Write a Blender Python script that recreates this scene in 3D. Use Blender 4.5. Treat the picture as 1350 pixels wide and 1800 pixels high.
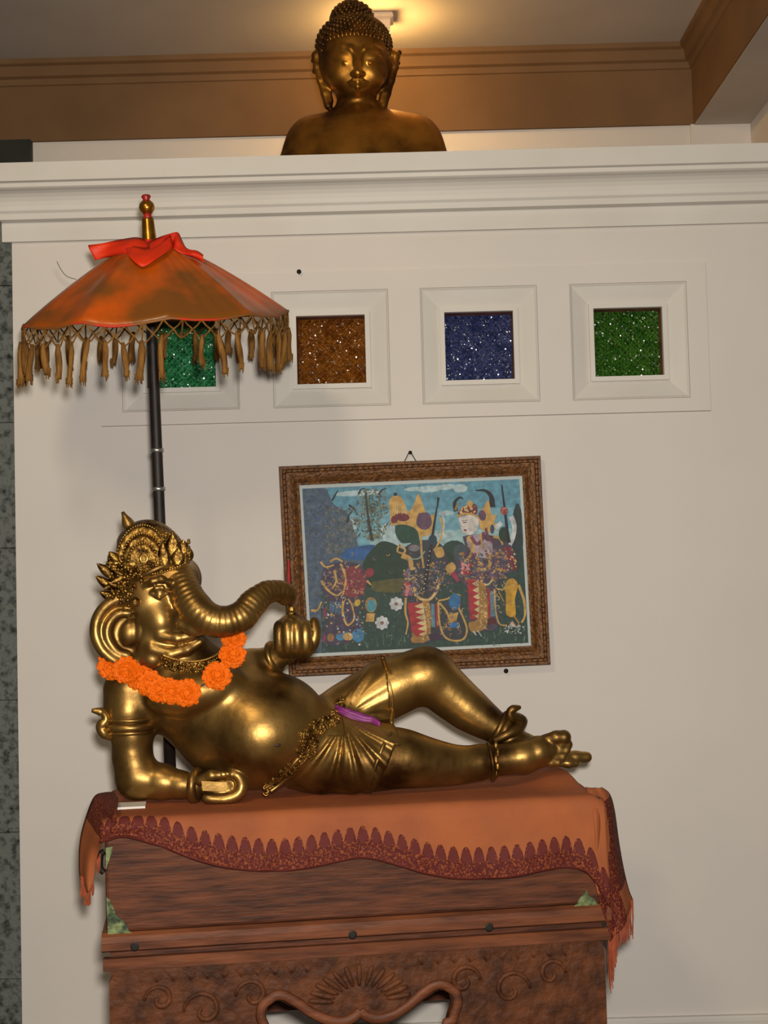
import bpy, bmesh, math, random
import numpy as np
from mathutils import Vector, Matrix, noise
from mathutils.bvhtree import BVHTree
random.seed(7)
for o in list(bpy.data.objects): bpy.data.objects.remove(o)
scene = bpy.context.scene
COL = scene.collection

# ------------------------------------------------------------------ camera
F = 2455.0; W_, H_ = 1350.0, 1800.0
CAM = Vector((0.0, -3.3, 1.18))
pitch = math.atan(120 / F); roll = math.radians(1.5)
Fw = Vector((0, math.cos(pitch), math.sin(pitch))); R0 = Vector((1, 0, 0)); U0 = R0.cross(Fw)
rx = R0 * math.cos(roll) - U0 * math.sin(roll); ux = R0 * math.sin(roll) + U0 * math.cos(roll)
cam = bpy.data.cameras.new('camera'); camo = bpy.data.objects.new('camera', cam); COL.objects.link(camo)
cam.sensor_fit = 'VERTICAL'; cam.sensor_height = 36.0; cam.lens = F / H_ * 36.0
m3 = Matrix((rx, ux, -Fw)).transposed()
camo.matrix_world = Matrix.Translation(CAM) @ m3.to_4x4()
scene.camera = camo

# ------------------------------------------------------------------ world, light, exposure
scene.view_settings.view_transform = 'Standard'; scene.view_settings.look = 'None'
scene.view_settings.exposure = 0.0; scene.view_settings.gamma = 1.0
scene.view_settings.use_curve_mapping = False
world = bpy.data.worlds.new('world'); scene.world = world; world.use_nodes = True
bg = world.node_tree.nodes['Background']; bg.inputs[0].default_value = (1.0, 0.86, 0.70, 1); bg.inputs[1].default_value = 0.05
def light(name, kind, loc, energy, col, size=0.1, target=None):
    l = bpy.data.lights.new(name, kind); l.energy = energy; l.color = col
    if kind == 'AREA': l.shape = 'DISK'; l.size = size
    elif kind in ('POINT', 'SPOT'): l.shadow_soft_size = size
    o = bpy.data.objects.new(name, l); COL.objects.link(o); o.location = loc
    if target is not None:
        o.rotation_euler = (Vector(target) - Vector(loc)).to_track_quat('-Z', 'Y').to_euler()
    return o
# the camera's own flash, and the room's warm ceiling lamp in front of the wall
light('camera_flash', 'AREA', (0.05, -3.34, 1.30), 71, (1.0, 0.94, 0.86), 0.11, (0, 0, 1.15))
light('room_ceiling_light', 'AREA', (-0.75, -2.3, 2.62), 13, (1.0, 0.80, 0.52), 0.34, (0.1, 0.0, 1.0))

# ------------------------------------------------------------------ pixel -> place
def ray(px, py):
    return (Fw + rx * ((px - W_ / 2) / F) - ux * ((py - H_ / 2) / F))
def P(px, py, Y):
    d = ray(px, py); return CAM + d * ((Y - CAM.y) / d.y)
ANG = math.radians(8.0)
EX = Vector((math.cos(ANG), math.sin(ANG), 0)); EY = Vector((-math.sin(ANG), math.cos(ANG), 0)); EZ = Vector((0, 0, 1))
O_ = P(187, 1660, -0.70); CO = Vector((O_.x, O_.y, 0))        # chest front-left corner on the floor
def C(px, py, d):                                              # on the plane d behind the chest front
    r = ray(px, py); t = ((CO + EY * d - CAM).dot(EY)) / r.dot(EY); return CAM + r * t
def loc(p): q = Vector(p) - CO; return Vector((q.dot(EX), q.dot(EY), q.z))
def wor(x, y, z): return CO + EX * x + EY * y + EZ * z
def onz(px, py, z):
    r = ray(px, py); return CAM + r * ((z - CAM.z) / r.z)

# ------------------------------------------------------------------ materials
def rgb(r, g, b):
    f = lambda c: ((c / 255 + .055) / 1.055) ** 2.4 if c / 255 > .04045 else c / 255 / 12.92
    return (f(r), f(g), f(b), 1)
MATS = {}
def mat(name, c1, c2=None, rough=.6, metal=0, scale=6, detail=4, lo=.35, hi=.65, bump=0, bscale=40, stretch=None, spec=.5, sheen=0, rough2=None):
    if name in MATS: return MATS[name]
    m = bpy.data.materials.new(name); m.use_nodes = True; nt = m.node_tree; N = nt.nodes; L = nt.links
    b = N['Principled BSDF']; b.inputs['Roughness'].default_value = rough; b.inputs['Metallic'].default_value = metal
    b.inputs['Specular IOR Level'].default_value = spec
    if sheen: b.inputs['Sheen Weight'].default_value = sheen
    b.inputs['Base Color'].default_value = c1
    tc = N.new('ShaderNodeTexCoord'); mp = N.new('ShaderNodeMapping'); L.new(tc.outputs['Object'], mp.inputs[0])
    if stretch: mp.inputs['Scale'].default_value = stretch
    if c2 is not None:
        n = N.new('ShaderNodeTexNoise'); n.inputs['Scale'].default_value = scale; n.inputs['Detail'].default_value = detail
        L.new(mp.outputs[0], n.inputs['Vector'])
        r = N.new('ShaderNodeValToRGB'); r.color_ramp.elements[0].position = lo; r.color_ramp.elements[1].position = hi
        r.color_ramp.elements[0].color = c1; r.color_ramp.elements[1].color = c2
        L.new(n.outputs['Fac'], r.inputs[0]); L.new(r.outputs[0], b.inputs['Base Color'])
        if rough2 is not None:
            mr = N.new('ShaderNodeMapRange'); mr.inputs[1].default_value = lo; mr.inputs[2].default_value = hi
            mr.inputs[3].default_value = rough; mr.inputs[4].default_value = rough2
            L.new(n.outputs['Fac'], mr.inputs[0]); L.new(mr.outputs[0], b.inputs['Roughness'])
    if bump:
        n2 = N.new('ShaderNodeTexNoise'); n2.inputs['Scale'].default_value = bscale; n2.inputs['Detail'].default_value = 5
        L.new(mp.outputs[0], n2.inputs['Vector'])
        bp = N.new('ShaderNodeBump'); bp.inputs['Strength'].default_value = bump; bp.inputs['Distance'].default_value = .01
        L.new(n2.outputs['Fac'], bp.inputs['Height']); L.new(bp.outputs[0], b.inputs['Normal'])
    MATS[name] = m; return m
wallm = mat('painted_plaster', rgb(205, 199, 192), rgb(210, 203, 195), .75, scale=3, bump=.04, bscale=60, spec=.25)
trimm = mat('white_trim', rgb(209, 205, 197), rgb(203, 198, 189), .6, scale=5, spec=.3)
ceilm = mat('ceiling_paint', rgb(176, 168, 160), rgb(166, 158, 150), .9, scale=2, spec=.1)
beamm = mat('brown_beam_paint', rgb(116, 88, 60), rgb(104, 78, 52), .7, scale=4, spec=.2, bump=.03)
stonem = mat('volcanic_stone', rgb(104, 108, 104), rgb(40, 44, 42), .9, scale=70, detail=6, lo=.46, hi=.72, bump=.8, bscale=70, spec=.15)
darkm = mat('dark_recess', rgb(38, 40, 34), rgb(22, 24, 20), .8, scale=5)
gold = mat('old_gold', rgb(166, 130, 70), rgb(70, 45, 18), .37, .88, scale=9, detail=7, lo=.40, hi=.68, bump=.10, bscale=38, rough2=.44)
gold_d = mat('relief_gold', rgb(176, 136, 66), rgb(84, 56, 22), .36, .9, scale=60, detail=5, lo=.38, hi=.62, bump=.3, bscale=160)
gold_b = mat('bright_gold', rgb(228, 190, 108), rgb(190, 140, 60), .3, .9, scale=20)
bronze = mat('bust_bronze', rgb(196, 136, 54), rgb(78, 48, 18), .30, .9, scale=8, detail=5, lo=.36, hi=.62, bump=.06, bscale=40, rough2=.5)
bronze_d = mat('bust_curls_bronze', rgb(112, 76, 34), rgb(58, 40, 20), .42, .85, scale=30)
wood = mat('chest_teak', rgb(108, 60, 36), rgb(64, 35, 22), .6, scale=11, detail=8, lo=.34, hi=.66, bump=.22, bscale=26, stretch=(1.0, 1.0, 9.0), spec=.25)
wood2 = mat('chest_moulding', rgb(122, 70, 42), rgb(74, 40, 25), .55, scale=8, detail=6, lo=.36, hi=.72, bump=.15, bscale=22, stretch=(1.0, 1.0, 7.0), spec=.3)
wood3 = mat('chest_carving', rgb(106, 60, 32), rgb(66, 37, 21), .6, scale=30, detail=8, lo=.34, hi=.66, bump=.5, bscale=60, spec=.25)
verd = mat('verdigris_brass', rgb(128, 140, 92), rgb(52, 66, 44), .6, .4, scale=55, detail=5, lo=.4, hi=.6, bump=.3, bscale=120)
iron = mat('dark_iron', rgb(40, 36, 30), rgb(24, 22, 20), .6, .5, scale=40)
polem = mat('black_lacquer', rgb(38, 27, 22), rgb(22, 16, 14), .55, 0, scale=30, spec=.4)
silver = mat('silver_band', rgb(185, 185, 182), None, .35, .9)
redp = mat('red_lacquer', rgb(170, 35, 22), rgb(130, 22, 18), .4, scale=60)
finm = mat('finial_gold', rgb(196, 140, 50), rgb(150, 98, 30), .3, .9, scale=50)
canop = mat('orange_satin', rgb(204, 86, 10), rgb(120, 70, 18), .32, .0, scale=7, detail=6, lo=.34, hi=.6, bump=.15, bscale=26, spec=.5)
rimred = mat('red_hem', rgb(196, 50, 20), rgb(128, 78, 26), .55, scale=9, lo=.42, hi=.5)
scarf = mat('red_scarf_satin', rgb(222, 54, 10), rgb(190, 36, 20), .5, scale=14, lo=.3, hi=.7, spec=.3)
tassm = mat('tassel_thread', rgb(142, 100, 46), rgb(98, 66, 30), .85, scale=80, detail=5, bump=.6, bscale=220, stretch=(1, 1, .25), spec=.15)
mari = mat('marigold_petal', rgb(236, 122, 8), rgb(224, 92, 4), .7, scale=50, spec=.2)
threadm = mat('garland_thread', rgb(60, 52, 36), None, .8)
purp = mat('purple_ribbon', rgb(142, 48, 128), rgb(104, 32, 96), .5, scale=60, stretch=(1, 1, 4))
incense = mat('red_stick', rgb(176, 28, 34), rgb(140, 20, 30), .6, scale=60)
whitem = mat('white_card', rgb(225, 222, 214), None, .6)
framem = mat('carved_frame_wood', rgb(116, 74, 30), rgb(82, 50, 20), .42, .25, scale=90, detail=6, lo=.36, hi=.64, bump=.4, bscale=160)
framel = mat('picture_liner', rgb(176, 184, 182), None, .6)
reveal = mat('window_reveal_wood', rgb(122, 70, 48), rgb(84, 44, 30), .6, scale=20)
floorm = mat('floor_tile', rgb(86, 62, 46), rgb(70, 50, 38), .5, scale=4)
lampm = mat('lamp_housing', rgb(222, 205, 180), None, .5)

# ------------------------------------------------------------------ mesh helpers
def mesh(name, V, Fc, m, parent=None, smooth=False, uv=None, mi=None, weld=False):
    me = bpy.data.meshes.new(name)
    off = Vector(parent.matrix_world.translation) if parent is not None and parent.type == 'EMPTY' else (Vector(parent['_o']) if parent is not None else Vector((0, 0, 0)))
    V = np.asarray([tuple(v) for v in V] if not isinstance(V, np.ndarray) else V, dtype=np.float64)
    if parent is None:
        off = Vector(((V[:, 0].min() + V[:, 0].max()) / 2, (V[:, 1].min() + V[:, 1].max()) / 2, V[:, 2].min()))
    me.from_pydata((V - np.array(off)).tolist(), [], Fc if isinstance(Fc, list) else Fc.tolist())
    for mm in (m if isinstance(m, (list, tuple)) else [m]): me.materials.append(mm)
    if mi is not None: me.polygons.foreach_set('material_index', mi)
    if smooth: me.polygons.foreach_set('use_smooth', [True] * len(me.polygons))
    if uv is not None:
        ul = me.uv_layers.new(name='UVMap')
        for lp in me.loops: ul.data[lp.index].uv = uv[lp.vertex_index]
    me.update()
    o = bpy.data.objects.new(name, me); COL.objects.link(o)
    if parent is None: o.location = off
    o['_o'] = tuple(off)
    if parent is not None: o.parent = parent
    return o
def tag(o, label=None, cat=None, group=None, kind=None):
    if label: o['label'] = label
    if cat: o['category'] = cat
    if group: o['group'] = group
    if kind: o['kind'] = kind
    return o
def empty(name, p, label=None, cat=None, group=None, kind=None):
    o = bpy.data.objects.new(name, None); COL.objects.link(o); o.empty_display_size = .05
    o.location = p; o.matrix_world = Matrix.Translation(Vector(p)); o['_o'] = tuple(p)
    return tag(o, label, cat, group, kind)
class MB:
    def __init__(s): s.V = []; s.F = []; s.M = []
    def add(s, VF, mi=0):
        V, Fc = VF; b = len(s.V); s.V += [Vector(v) for v in V]; s.F += [tuple(i + b for i in f) for f in Fc]; s.M += [mi] * len(Fc); return s
    def build(s, name, m, parent=None, smooth=False): return mesh(name, s.V, s.F, m, parent, smooth, mi=s.M)
def box(x0, x1, y0, y1, z0, z1, fr=None, bev=0):
    bm = bmesh.new(); bmesh.ops.create_cube(bm, size=1)
    for v in bm.verts: v.co = Vector((x0 + (v.co.x + .5) * (x1 - x0), y0 + (v.co.y + .5) * (y1 - y0), z0 + (v.co.z + .5) * (z1 - z0)))
    if bev: bmesh.ops.bevel(bm, geom=bm.edges[:], offset=bev, segments=2, profile=.5, affect='EDGES')
    bm.verts.ensure_lookup_table(); bm.verts.index_update()
    V = [fr(*v.co) if fr else v.co.copy() for v in bm.verts]; Fc = [tuple(v.index for v in f.verts) for f in bm.faces]; bm.free(); return V, Fc
def prism(prof, a0, a1, fn):     # prof: list of 2D, closed ; fn(a, p) -> point
    n = len(prof); V = [fn(a0, p) for p in prof] + [fn(a1, p) for p in prof]
    return V, [(i, (i + 1) % n, n + (i + 1) % n, n + i) for i in range(n)] + [tuple(range(n))[::-1], tuple(range(n, 2 * n))]
def tube(pts, rad, n=8, cap=True, flat=None):
    pts = [Vector(p) for p in pts]; k = len(pts); rad = [rad] * k if not hasattr(rad, '__len__') else rad
    V = []; Fc = []; up = None
    for i in range(k):
        t = (pts[min(i + 1, k - 1)] - pts[max(i - 1, 0)]).normalized()
        if up is None: up = Vector((0, 1, 0)) if abs(t.y) < .9 else Vector((1, 0, 0))
        a = (up - t * up.dot(t)).normalized(); b = t.cross(a); up = a
        fa, fb = flat if flat else (1, 1)
        for j in range(n):
            w = 2 * math.pi * j / n; V.append(pts[i] + (a * math.cos(w) * fa + b * math.sin(w) * fb) * rad[i])
    for i in range(k - 1):
        for j in range(n): Fc.append((i * n + j, i * n + (j + 1) % n, (i + 1) * n + (j + 1) % n, (i + 1) * n + j))
    if cap: Fc += [tuple(range(n))[::-1], tuple(range((k - 1) * n, k * n))]
    return V, Fc
def spline(pts, n=6):
    pts = [Vector(p) for p in pts]; out = []
    for i in range(len(pts) - 1):
        p0, p1, p2, p3 = pts[max(i - 1, 0)], pts[i], pts[i + 1], pts[min(i + 2, len(pts) - 1)]
        for j in range(n):
            t = j / n; out.append(.5 * (2 * p1 + (p2 - p0) * t + (2 * p0 - 5 * p1 + 4 * p2 - p3) * t * t + (3 * p1 - p0 - 3 * p2 + p3) * t ** 3))
    return out + [pts[-1]]
def lathe(prof, base, ax=Vector((0, 0, 1)), n=20):   # prof (r,h)
    ax = Vector(ax).normalized(); a = ax.orthogonal().normalized(); b = ax.cross(a); V = []; Fc = []
    for r, h in prof:
        for j in range(n):
            w = 2 * math.pi * j / n; V.append(Vector(base) + ax * h + (a * math.cos(w) + b * math.sin(w)) * r)
    for i in range(len(prof) - 1):
        for j in range(n): Fc.append((i * n + j, i * n + (j + 1) % n, (i + 1) * n + (j + 1) % n, (i + 1) * n + j))
    return V, Fc + [tuple(range(n))[::-1], tuple(range((len(prof) - 1) * n, len(prof) * n))]
_ico = {}
def ball(c, r, sub=1, sc=(1, 1, 1), fr=None):
    if sub not in _ico:
        bm = bmesh.new(); bmesh.ops.create_icosphere(bm, subdivisions=sub, radius=1); bm.verts.index_update()
        _ico[sub] = ([v.co.copy() for v in bm.verts], [tuple(v.index for v in f.verts) for f in bm.faces]); bm.free()
    V, Fc = _ico[sub]; c = Vector(c)
    if fr: return [c + (fr[0] * v.x * sc[0] + fr[1] * v.y * sc[1] + fr[2] * v.z * sc[2]) * r for v in V], Fc
    return [c + Vector((v.x * sc[0], v.y * sc[1], v.z * sc[2])) * r for v in V], Fc
def slab(outline, nrm, th):        # polygon with thickness along nrm
    n = len(outline); o = [Vector(p) for p in outline]; nrm = Vector(nrm)
    V = o + [p + nrm * th for p in o]
    return V, [tuple(range(n)), tuple(range(n, 2 * n))[::-1]] + [(i, n + i, n + (i + 1) % n, (i + 1) % n) for i in range(n)]
def gridf(nu, nv): return [(i * nv + j, (i + 1) * nv + j, (i + 1) * nv + j + 1, i * nv + j + 1) for i in range(nu - 1) for j in range(nv - 1)]

# ------------------------------------------------------------------ blended solids (smooth unions, meshed by surface nets)
class SDF:
    def __init__(s, lo, hi, h):
        s.h = h; s.lo = np.array(lo, float); n = np.ceil((np.array(hi) - s.lo) / h).astype(int) + 1; s.n = n
        s.ax = [s.lo[i] + h * np.arange(n[i]) for i in range(3)]
        s.D = np.full(tuple(n), .2, np.float32)
    def sub(s, lo, hi):
        i0 = np.clip(np.floor((np.array(lo) - s.lo) / s.h).astype(int), 0, s.n - 1); i1 = np.clip(np.ceil((np.array(hi) - s.lo) / s.h).astype(int) + 1, 1, s.n)
        sl = tuple(slice(i0[k], max(i1[k], i0[k] + 1)) for k in range(3))
        X = [s.ax[k][sl[k]].astype(np.float32) for k in range(3)]
        return sl, X[0][:, None, None], X[1][None, :, None], X[2][None, None, :]
    def comb(s, sl, d, k, op):
        A = s.D[sl]
        if op == 'u': a, b, sg = A, d, 1
        else: a, b, sg = -A, d, -1
        h = np.maximum(k - np.abs(a - b), 0) / max(k, 1e-6)
        s.D[sl] = sg * (np.minimum(a, b) - h * h * k * .25)
    def tube(s, pts, rad, k=.01, op='u', wr=None, flat=None):
        pts = [np.array(p, float) for p in pts]; R = max(rad) + k + .02
        A = np.array(pts); sl, X, Y, Z = s.sub(A.min(0) - R, A.max(0) + R); best = None; acc = 0.
        for i in range(len(pts) - 1):
            a, b = pts[i], pts[i + 1]; ba = b - a; L2 = float(ba @ ba) + 1e-12
            dx, dy, dz = X - a[0], Y - a[1], Z - a[2]
            h = np.clip((dx * ba[0] + dy * ba[1] + dz * ba[2]) / L2, 0, 1)
            q = np.sqrt((dx - h * ba[0]) ** 2 + ((dy - h * ba[1]) * (1 if not flat else flat)) ** 2 + (dz - h * ba[2]) ** 2)
            r = rad[i] + h * (rad[i + 1] - rad[i])
            if wr: r = r + wr[0] * np.sin((acc + h * math.sqrt(L2)) * 2 * math.pi / wr[1])
            d = q - r; acc += math.sqrt(L2)
            if best is None: best = d
            else:
                kk = .006; hh = np.maximum(kk - np.abs(best - d), 0) / kk; best = np.minimum(best, d) - hh * hh * kk * .25
        s.comb(sl, best.astype(np.float32), k, op)
    def ell(s, c, r, k=.01, op='u', rot=None):
        c = np.array(c, float); r = np.array(r, float); R = r.max() + k + .02
        sl, X, Y, Z = s.sub(c - R, c + R); x, y, z = X - c[0], Y - c[1], Z - c[2]
        if rot is not None:       # rotation in the x-z plane (about depth), radians
            ca, sa = math.cos(rot), math.sin(rot); x, z = ca * x + sa * z, -sa * x + ca * z
        k0 = np.sqrt((x / r[0]) ** 2 + (y / r[1]) ** 2 + (z / r[2]) ** 2); k1 = np.sqrt((x / r[0] ** 2) ** 2 + (y / r[1] ** 2) ** 2 + (z / r[2] ** 2) ** 2) + 1e-6
        s.comb(sl, (k0 * (k0 - 1) / k1).astype(np.float32), k, op)
    def mesh(s):
        D = s.D; n = D.shape; ins = D < 0
        cnt = np.zeros(tuple(k - 1 for k in n), np.int8)
        for a in (0, 1):
            for b in (0, 1):
                for c in (0, 1): cnt += ins[a:n[0] - 1 + a, b:n[1] - 1 + b, c:n[2] - 1 + c]
        act = np.argwhere((cnt > 0) & (cnt < 8)); idx = np.full(cnt.shape, -1, np.int64); idx[tuple(act.T)] = np.arange(len(act))
        S = np.zeros((len(act), 3)); Wt = np.zeros(len(act)); cs = [(a, b, c) for a in (0, 1) for b in (0, 1) for c in (0, 1)]
        val = {q: D[act[:, 0] + q[0], act[:, 1] + q[1], act[:, 2] + q[2]].astype(float) for q in cs}
        for q in cs:
            for k in range(3):
                if q[k] == 0:
                    e = list(q); e[k] = 1; e = tuple(e); v0, v1 = val[q], val[e]; m = (v0 < 0) != (v1 < 0)
                    t = np.where(m, v0 / np.where(m, v0 - v1, 1), 0); p = np.tile(np.array(q, float), (len(act), 1)); p[:, k] += t
                    S += p * m[:, None]; Wt += m
        V = s.lo + (act + S / Wt[:, None]) * s.h; Fs = []
        for k in range(3):
            u, v = (k + 1) % 3, (k + 2) % 3; sl0 = [slice(None)] * 3; sl1 = [slice(None)] * 3; sl0[k] = slice(0, -1); sl1[k] = slice(1, None)
            e = np.argwhere(ins[tuple(sl0)] != ins[tuple(sl1)]); e = e[(e[:, u] > 0) & (e[:, v] > 0) & (e[:, u] < n[u] - 1) & (e[:, v] < n[v] - 1)]
            def g(du, dv):
                q = e.copy(); q[:, u] += du; q[:, v] += dv; return idx[tuple(q.T)]
            f = np.stack([g(-1, -1), g(0, -1), g(0, 0), g(-1, 0)], 1); fl = ins[tuple(e.T)]
            f[~fl] = f[~fl][:, ::-1]; Fs.append(f)
        return V, np.concatenate(Fs)

# ------------------------------------------------------------------ the setting
WL = -0.872          # left end of the white wall
ZW = 1.733; WX = [-0.474, -0.116, 0.238, 0.594]; HO = .137; HB = .093; HI = .082
PX0, PX1, PZ0, PZ1 = -0.664, 0.780, 1.562, 1.918
def plate(x0, x1, z0, z1, y0, y1, holes):
    xs = sorted({x0, x1} | {c for h in holes for c in (h[0], h[1])}); zs = sorted({z0, z1} | {c for h in holes for c in (h[2], h[3])})
    V = []; Fc = []; id_ = {}
    def v(i, k, y):
        if (i, k, y) not in id_: id_[(i, k, y)] = len(V); V.append((xs[i], y, zs[k]))
        return id_[(i, k, y)]
    solid = lambda i, k: 0 <= i < len(xs) - 1 and 0 <= k < len(zs) - 1 and not any(h[0] <= (xs[i] + xs[i + 1]) / 2 <= h[1] and h[2] <= (zs[k] + zs[k + 1]) / 2 <= h[3] for h in holes)
    for i in range(len(xs) - 1):
        for k in range(len(zs) - 1):
            if not solid(i, k): continue
            Fc += [(v(i, k, y0), v(i + 1, k, y0), v(i + 1, k + 1, y0), v(i, k + 1, y0)), (v(i, k, y1), v(i, k + 1, y1), v(i + 1, k + 1, y1), v(i + 1, k, y1))]
            for (di, dk, a, b) in ((-1, 0, (i, k), (i, k + 1)), (1, 0, (i + 1, k + 1), (i + 1, k)), (0, -1, (i + 1, k), (i, k)), (0, 1, (i, k + 1), (i + 1, k + 1))):
                if not solid(i + di, k + dk): Fc.append((v(*a, y0), v(*a, y1), v(*b, y1), v(*b, y0)))
    return V, Fc
holes = [(x - HO, x + HO, ZW - HO, ZW + HO) for x in WX]
XR = 1.35
LEDGE = 2.171
w = mesh('wall_front', *plate(WL, XR, 0, 2.12, 0.0, 0.12, holes), wallm); tag(w, kind='structure')
mesh('raised_panel', *plate(PX0, PX1, PZ0, PZ1, -0.006, 0.0, holes), wallm, w)
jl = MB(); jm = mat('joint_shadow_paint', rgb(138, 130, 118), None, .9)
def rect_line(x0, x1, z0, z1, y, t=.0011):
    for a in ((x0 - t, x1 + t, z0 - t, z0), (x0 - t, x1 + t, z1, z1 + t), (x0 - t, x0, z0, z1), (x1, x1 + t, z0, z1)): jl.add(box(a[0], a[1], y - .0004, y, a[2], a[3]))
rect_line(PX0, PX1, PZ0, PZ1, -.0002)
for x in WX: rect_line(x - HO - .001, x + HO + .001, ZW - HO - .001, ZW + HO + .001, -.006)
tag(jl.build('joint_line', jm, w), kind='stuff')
# windows: sloping surround, bead, wooden reveal, patterned coloured pane
def glass(name, c1, c2, sp):
    m = bpy.data.materials.new(name); m.use_nodes = True; nt = m.node_tree; N = nt.nodes; L = nt.links; b = N['Principled BSDF']
    tc = N.new('ShaderNodeTexCoord'); mp = N.new('ShaderNodeMapping'); L.new(tc.outputs['Object'], mp.inputs[0])
    mp.inputs['Rotation'].default_value = (0, math.radians(45), 0)
    vo = N.new('ShaderNodeTexVoronoi'); vo.inputs['Scale'].default_value = 150; vo.inputs['Randomness'].default_value = .7; L.new(mp.outputs[0], vo.inputs['Vector'])
    no = N.new('ShaderNodeTexNoise'); no.inputs['Scale'].default_value = 40; no.inputs['Detail'].default_value = 4; L.new(mp.outputs[0], no.inputs['Vector'])
    cr = N.new('ShaderNodeValToRGB'); cr.color_ramp.elements[0].position = .3; cr.color_ramp.elements[1].position = .75
    cr.color_ramp.elements[0].color = c1; cr.color_ramp.elements[1].color = c2; L.new(no.outputs['Fac'], cr.inputs[0]); L.new(cr.outputs[0], b.inputs['Base Color'])
    wv = N.new('ShaderNodeTexWave'); wv.inputs['Scale'].default_value = 30; wv.wave_type = 'BANDS'; wv.bands_direction = 'X'; L.new(mp.outputs[0], wv.inputs['Vector'])
    w2 = N.new('ShaderNodeTexWave'); w2.inputs['Scale'].default_value = 30; w2.bands_direction = 'Z'; L.new(mp.outputs[0], w2.inputs['Vector'])
    mx = N.new('ShaderNodeMath'); mx.operation = 'MAXIMUM'; L.new(wv.outputs['Fac'], mx.inputs[0]); L.new(w2.outputs['Fac'], mx.inputs[1])
    ad = N.new('ShaderNodeMath'); ad.operation = 'MULTIPLY_ADD'; L.new(vo.outputs['Distance'], ad.inputs[0]); ad.inputs[1].default_value = 1.6; L.new(mx.outputs[0], ad.inputs[2])
    bp = N.new('ShaderNodeBump'); bp.inputs['Strength'].default_value = 1.0; bp.inputs['Distance'].default_value = .009; L.new(ad.outputs[0], bp.inputs['Height']); L.new(bp.outputs[0], b.inputs['Normal'])
    fv = N.new('ShaderNodeTexVoronoi'); fv.inputs['Scale'].default_value = 400; L.new(mp.outputs[0], fv.inputs['Vector'])
    v1 = N.new('ShaderNodeVectorMath'); v1.operation = 'SUBTRACT'; L.new(fv.outputs['Color'], v1.inputs[0]); v1.inputs[1].default_value = (.5, .5, .5)
    v2 = N.new('ShaderNodeVectorMath'); v2.operation = 'MULTIPLY_ADD'; L.new(v1.outputs[0], v2.inputs[0]); v2.inputs[1].default_value = (.85, .85, .85); ge = N.new('ShaderNodeNewGeometry'); L.new(ge.outputs['Normal'], v2.inputs[2])
    v3 = N.new('ShaderNodeVectorMath'); v3.operation = 'NORMALIZE'; L.new(v2.outputs[0], v3.inputs[0])
    b.inputs['Roughness'].default_value = .16; b.inputs['Specular IOR Level'].default_value = 1.0; b.inputs['Metallic'].default_value = .2
    b.inputs['Coat Weight'].default_value = sp; b.inputs['Coat Roughness'].default_value = .15; b.inputs['Coat IOR'].default_value = 1.5; L.new(v3.outputs[0], b.inputs['Coat Normal'])
    return m
GL = [glass('emerald_glass', rgb(28, 138, 74), rgb(90, 196, 130), .6), glass('amber_glass', rgb(134, 72, 16), rgb(182, 112, 34), .22),
      glass('blue_glass', rgb(48, 62, 122), rgb(92, 104, 160), .5), glass('leaf_green_glass', rgb(40, 104, 20), rgb(84, 142, 44), .5)]
def ring(c, a, ya, b, yb):    # square funnel between half-size a at ya and b at yb
    V = [(c + sx * s_, y, ZW + sz * s_) for (s_, y) in ((a, ya), (b, yb)) for (sx, sz) in ((-1, -1), (1, -1), (1, 1), (-1, 1))]
    return V, [(i, (i + 1) % 4, 4 + (i + 1) % 4, 4 + i) for i in range(4)]
for i, x in enumerate(WX):
    r = empty('window_%d' % (i + 1), (x, 0.03, ZW - HO)); tag(r, kind='structure')
    b = MB(); b.add(ring(x, HO, -.006, HO - .004, -.002)); b.add(ring(x, HO - .004, -.002, HB, .016)); b.build('sloping_surround', trimm, r)
    b = MB(); b.add(ring(x, HB, .020, HB, .006)); b.add(ring(x, HB, .006, HI, .006)); b.add(ring(x, HI, .006, HI, .022)); b.build('bead_frame', trimm, r)
    mesh('wood_reveal', *ring(x, HI, .022, HI - .003, .062), reveal, r)
    mesh('pane', *box(x - HI, x + HI, .048, .056, ZW - HI, ZW + HI), GL[i], r)
# cornice and ledge
def pz(py): return P(675, py, -.06).z
prof = [(.0, pz(399)), (-.012, pz(399)), (-.014, pz(366)), (-.034, pz(364)), (-.036, pz(354)), (-.042, pz(350))]
for k in range(7):
    t = k / 6 * math.pi / 2; prof.append((-.042 - .040 * (1 - math.cos(t)), pz(350) + (pz(320) - pz(350)) * math.sin(t)))
prof += [(-.088, pz(318)), (-.090, pz(311)), (-.102, pz(310)), (-.102, LEDGE), (.12, LEDGE), (.12, 2.1), (0, 2.1)]
c = mesh('trim_1', *prism(prof, WL - .02, XR, lambda a, p: Vector((a, p[0], p[1]))), trimm); tag(c, kind='structure')
ls = mesh('trim_2', *box(WL - .02, XR, .12, .86, 2.06, LEDGE), trimm); tag(ls, kind='structure')
# baseboard
zb = .152
prof = [(0, zb), (-.010, zb), (-.012, zb - .006), (-.012, zb - .012), (-.016, zb - .014), (-.018, 0), (0, 0)]
b = mesh('baseboard_front', *prism(prof, WL, XR, lambda a, p: Vector((a, p[0], p[1]))), trimm); tag(b, kind='structure')
# stone wall on the left, block by block
sw = empty('wall_left', (WL - .15, .10, 0)); tag(sw, kind='structure')
zc = 0
for hgt in (.27, .34, .31, .36, .30, .33, .27):
    V, Fc = box(WL - .32, WL + .001, .022 + random.uniform(-.003, .003), .20, zc + .0005, zc + hgt - .0005, bev=.0015)
    mesh('stone_block', V, Fc, stonem, sw); zc += hgt
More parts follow.
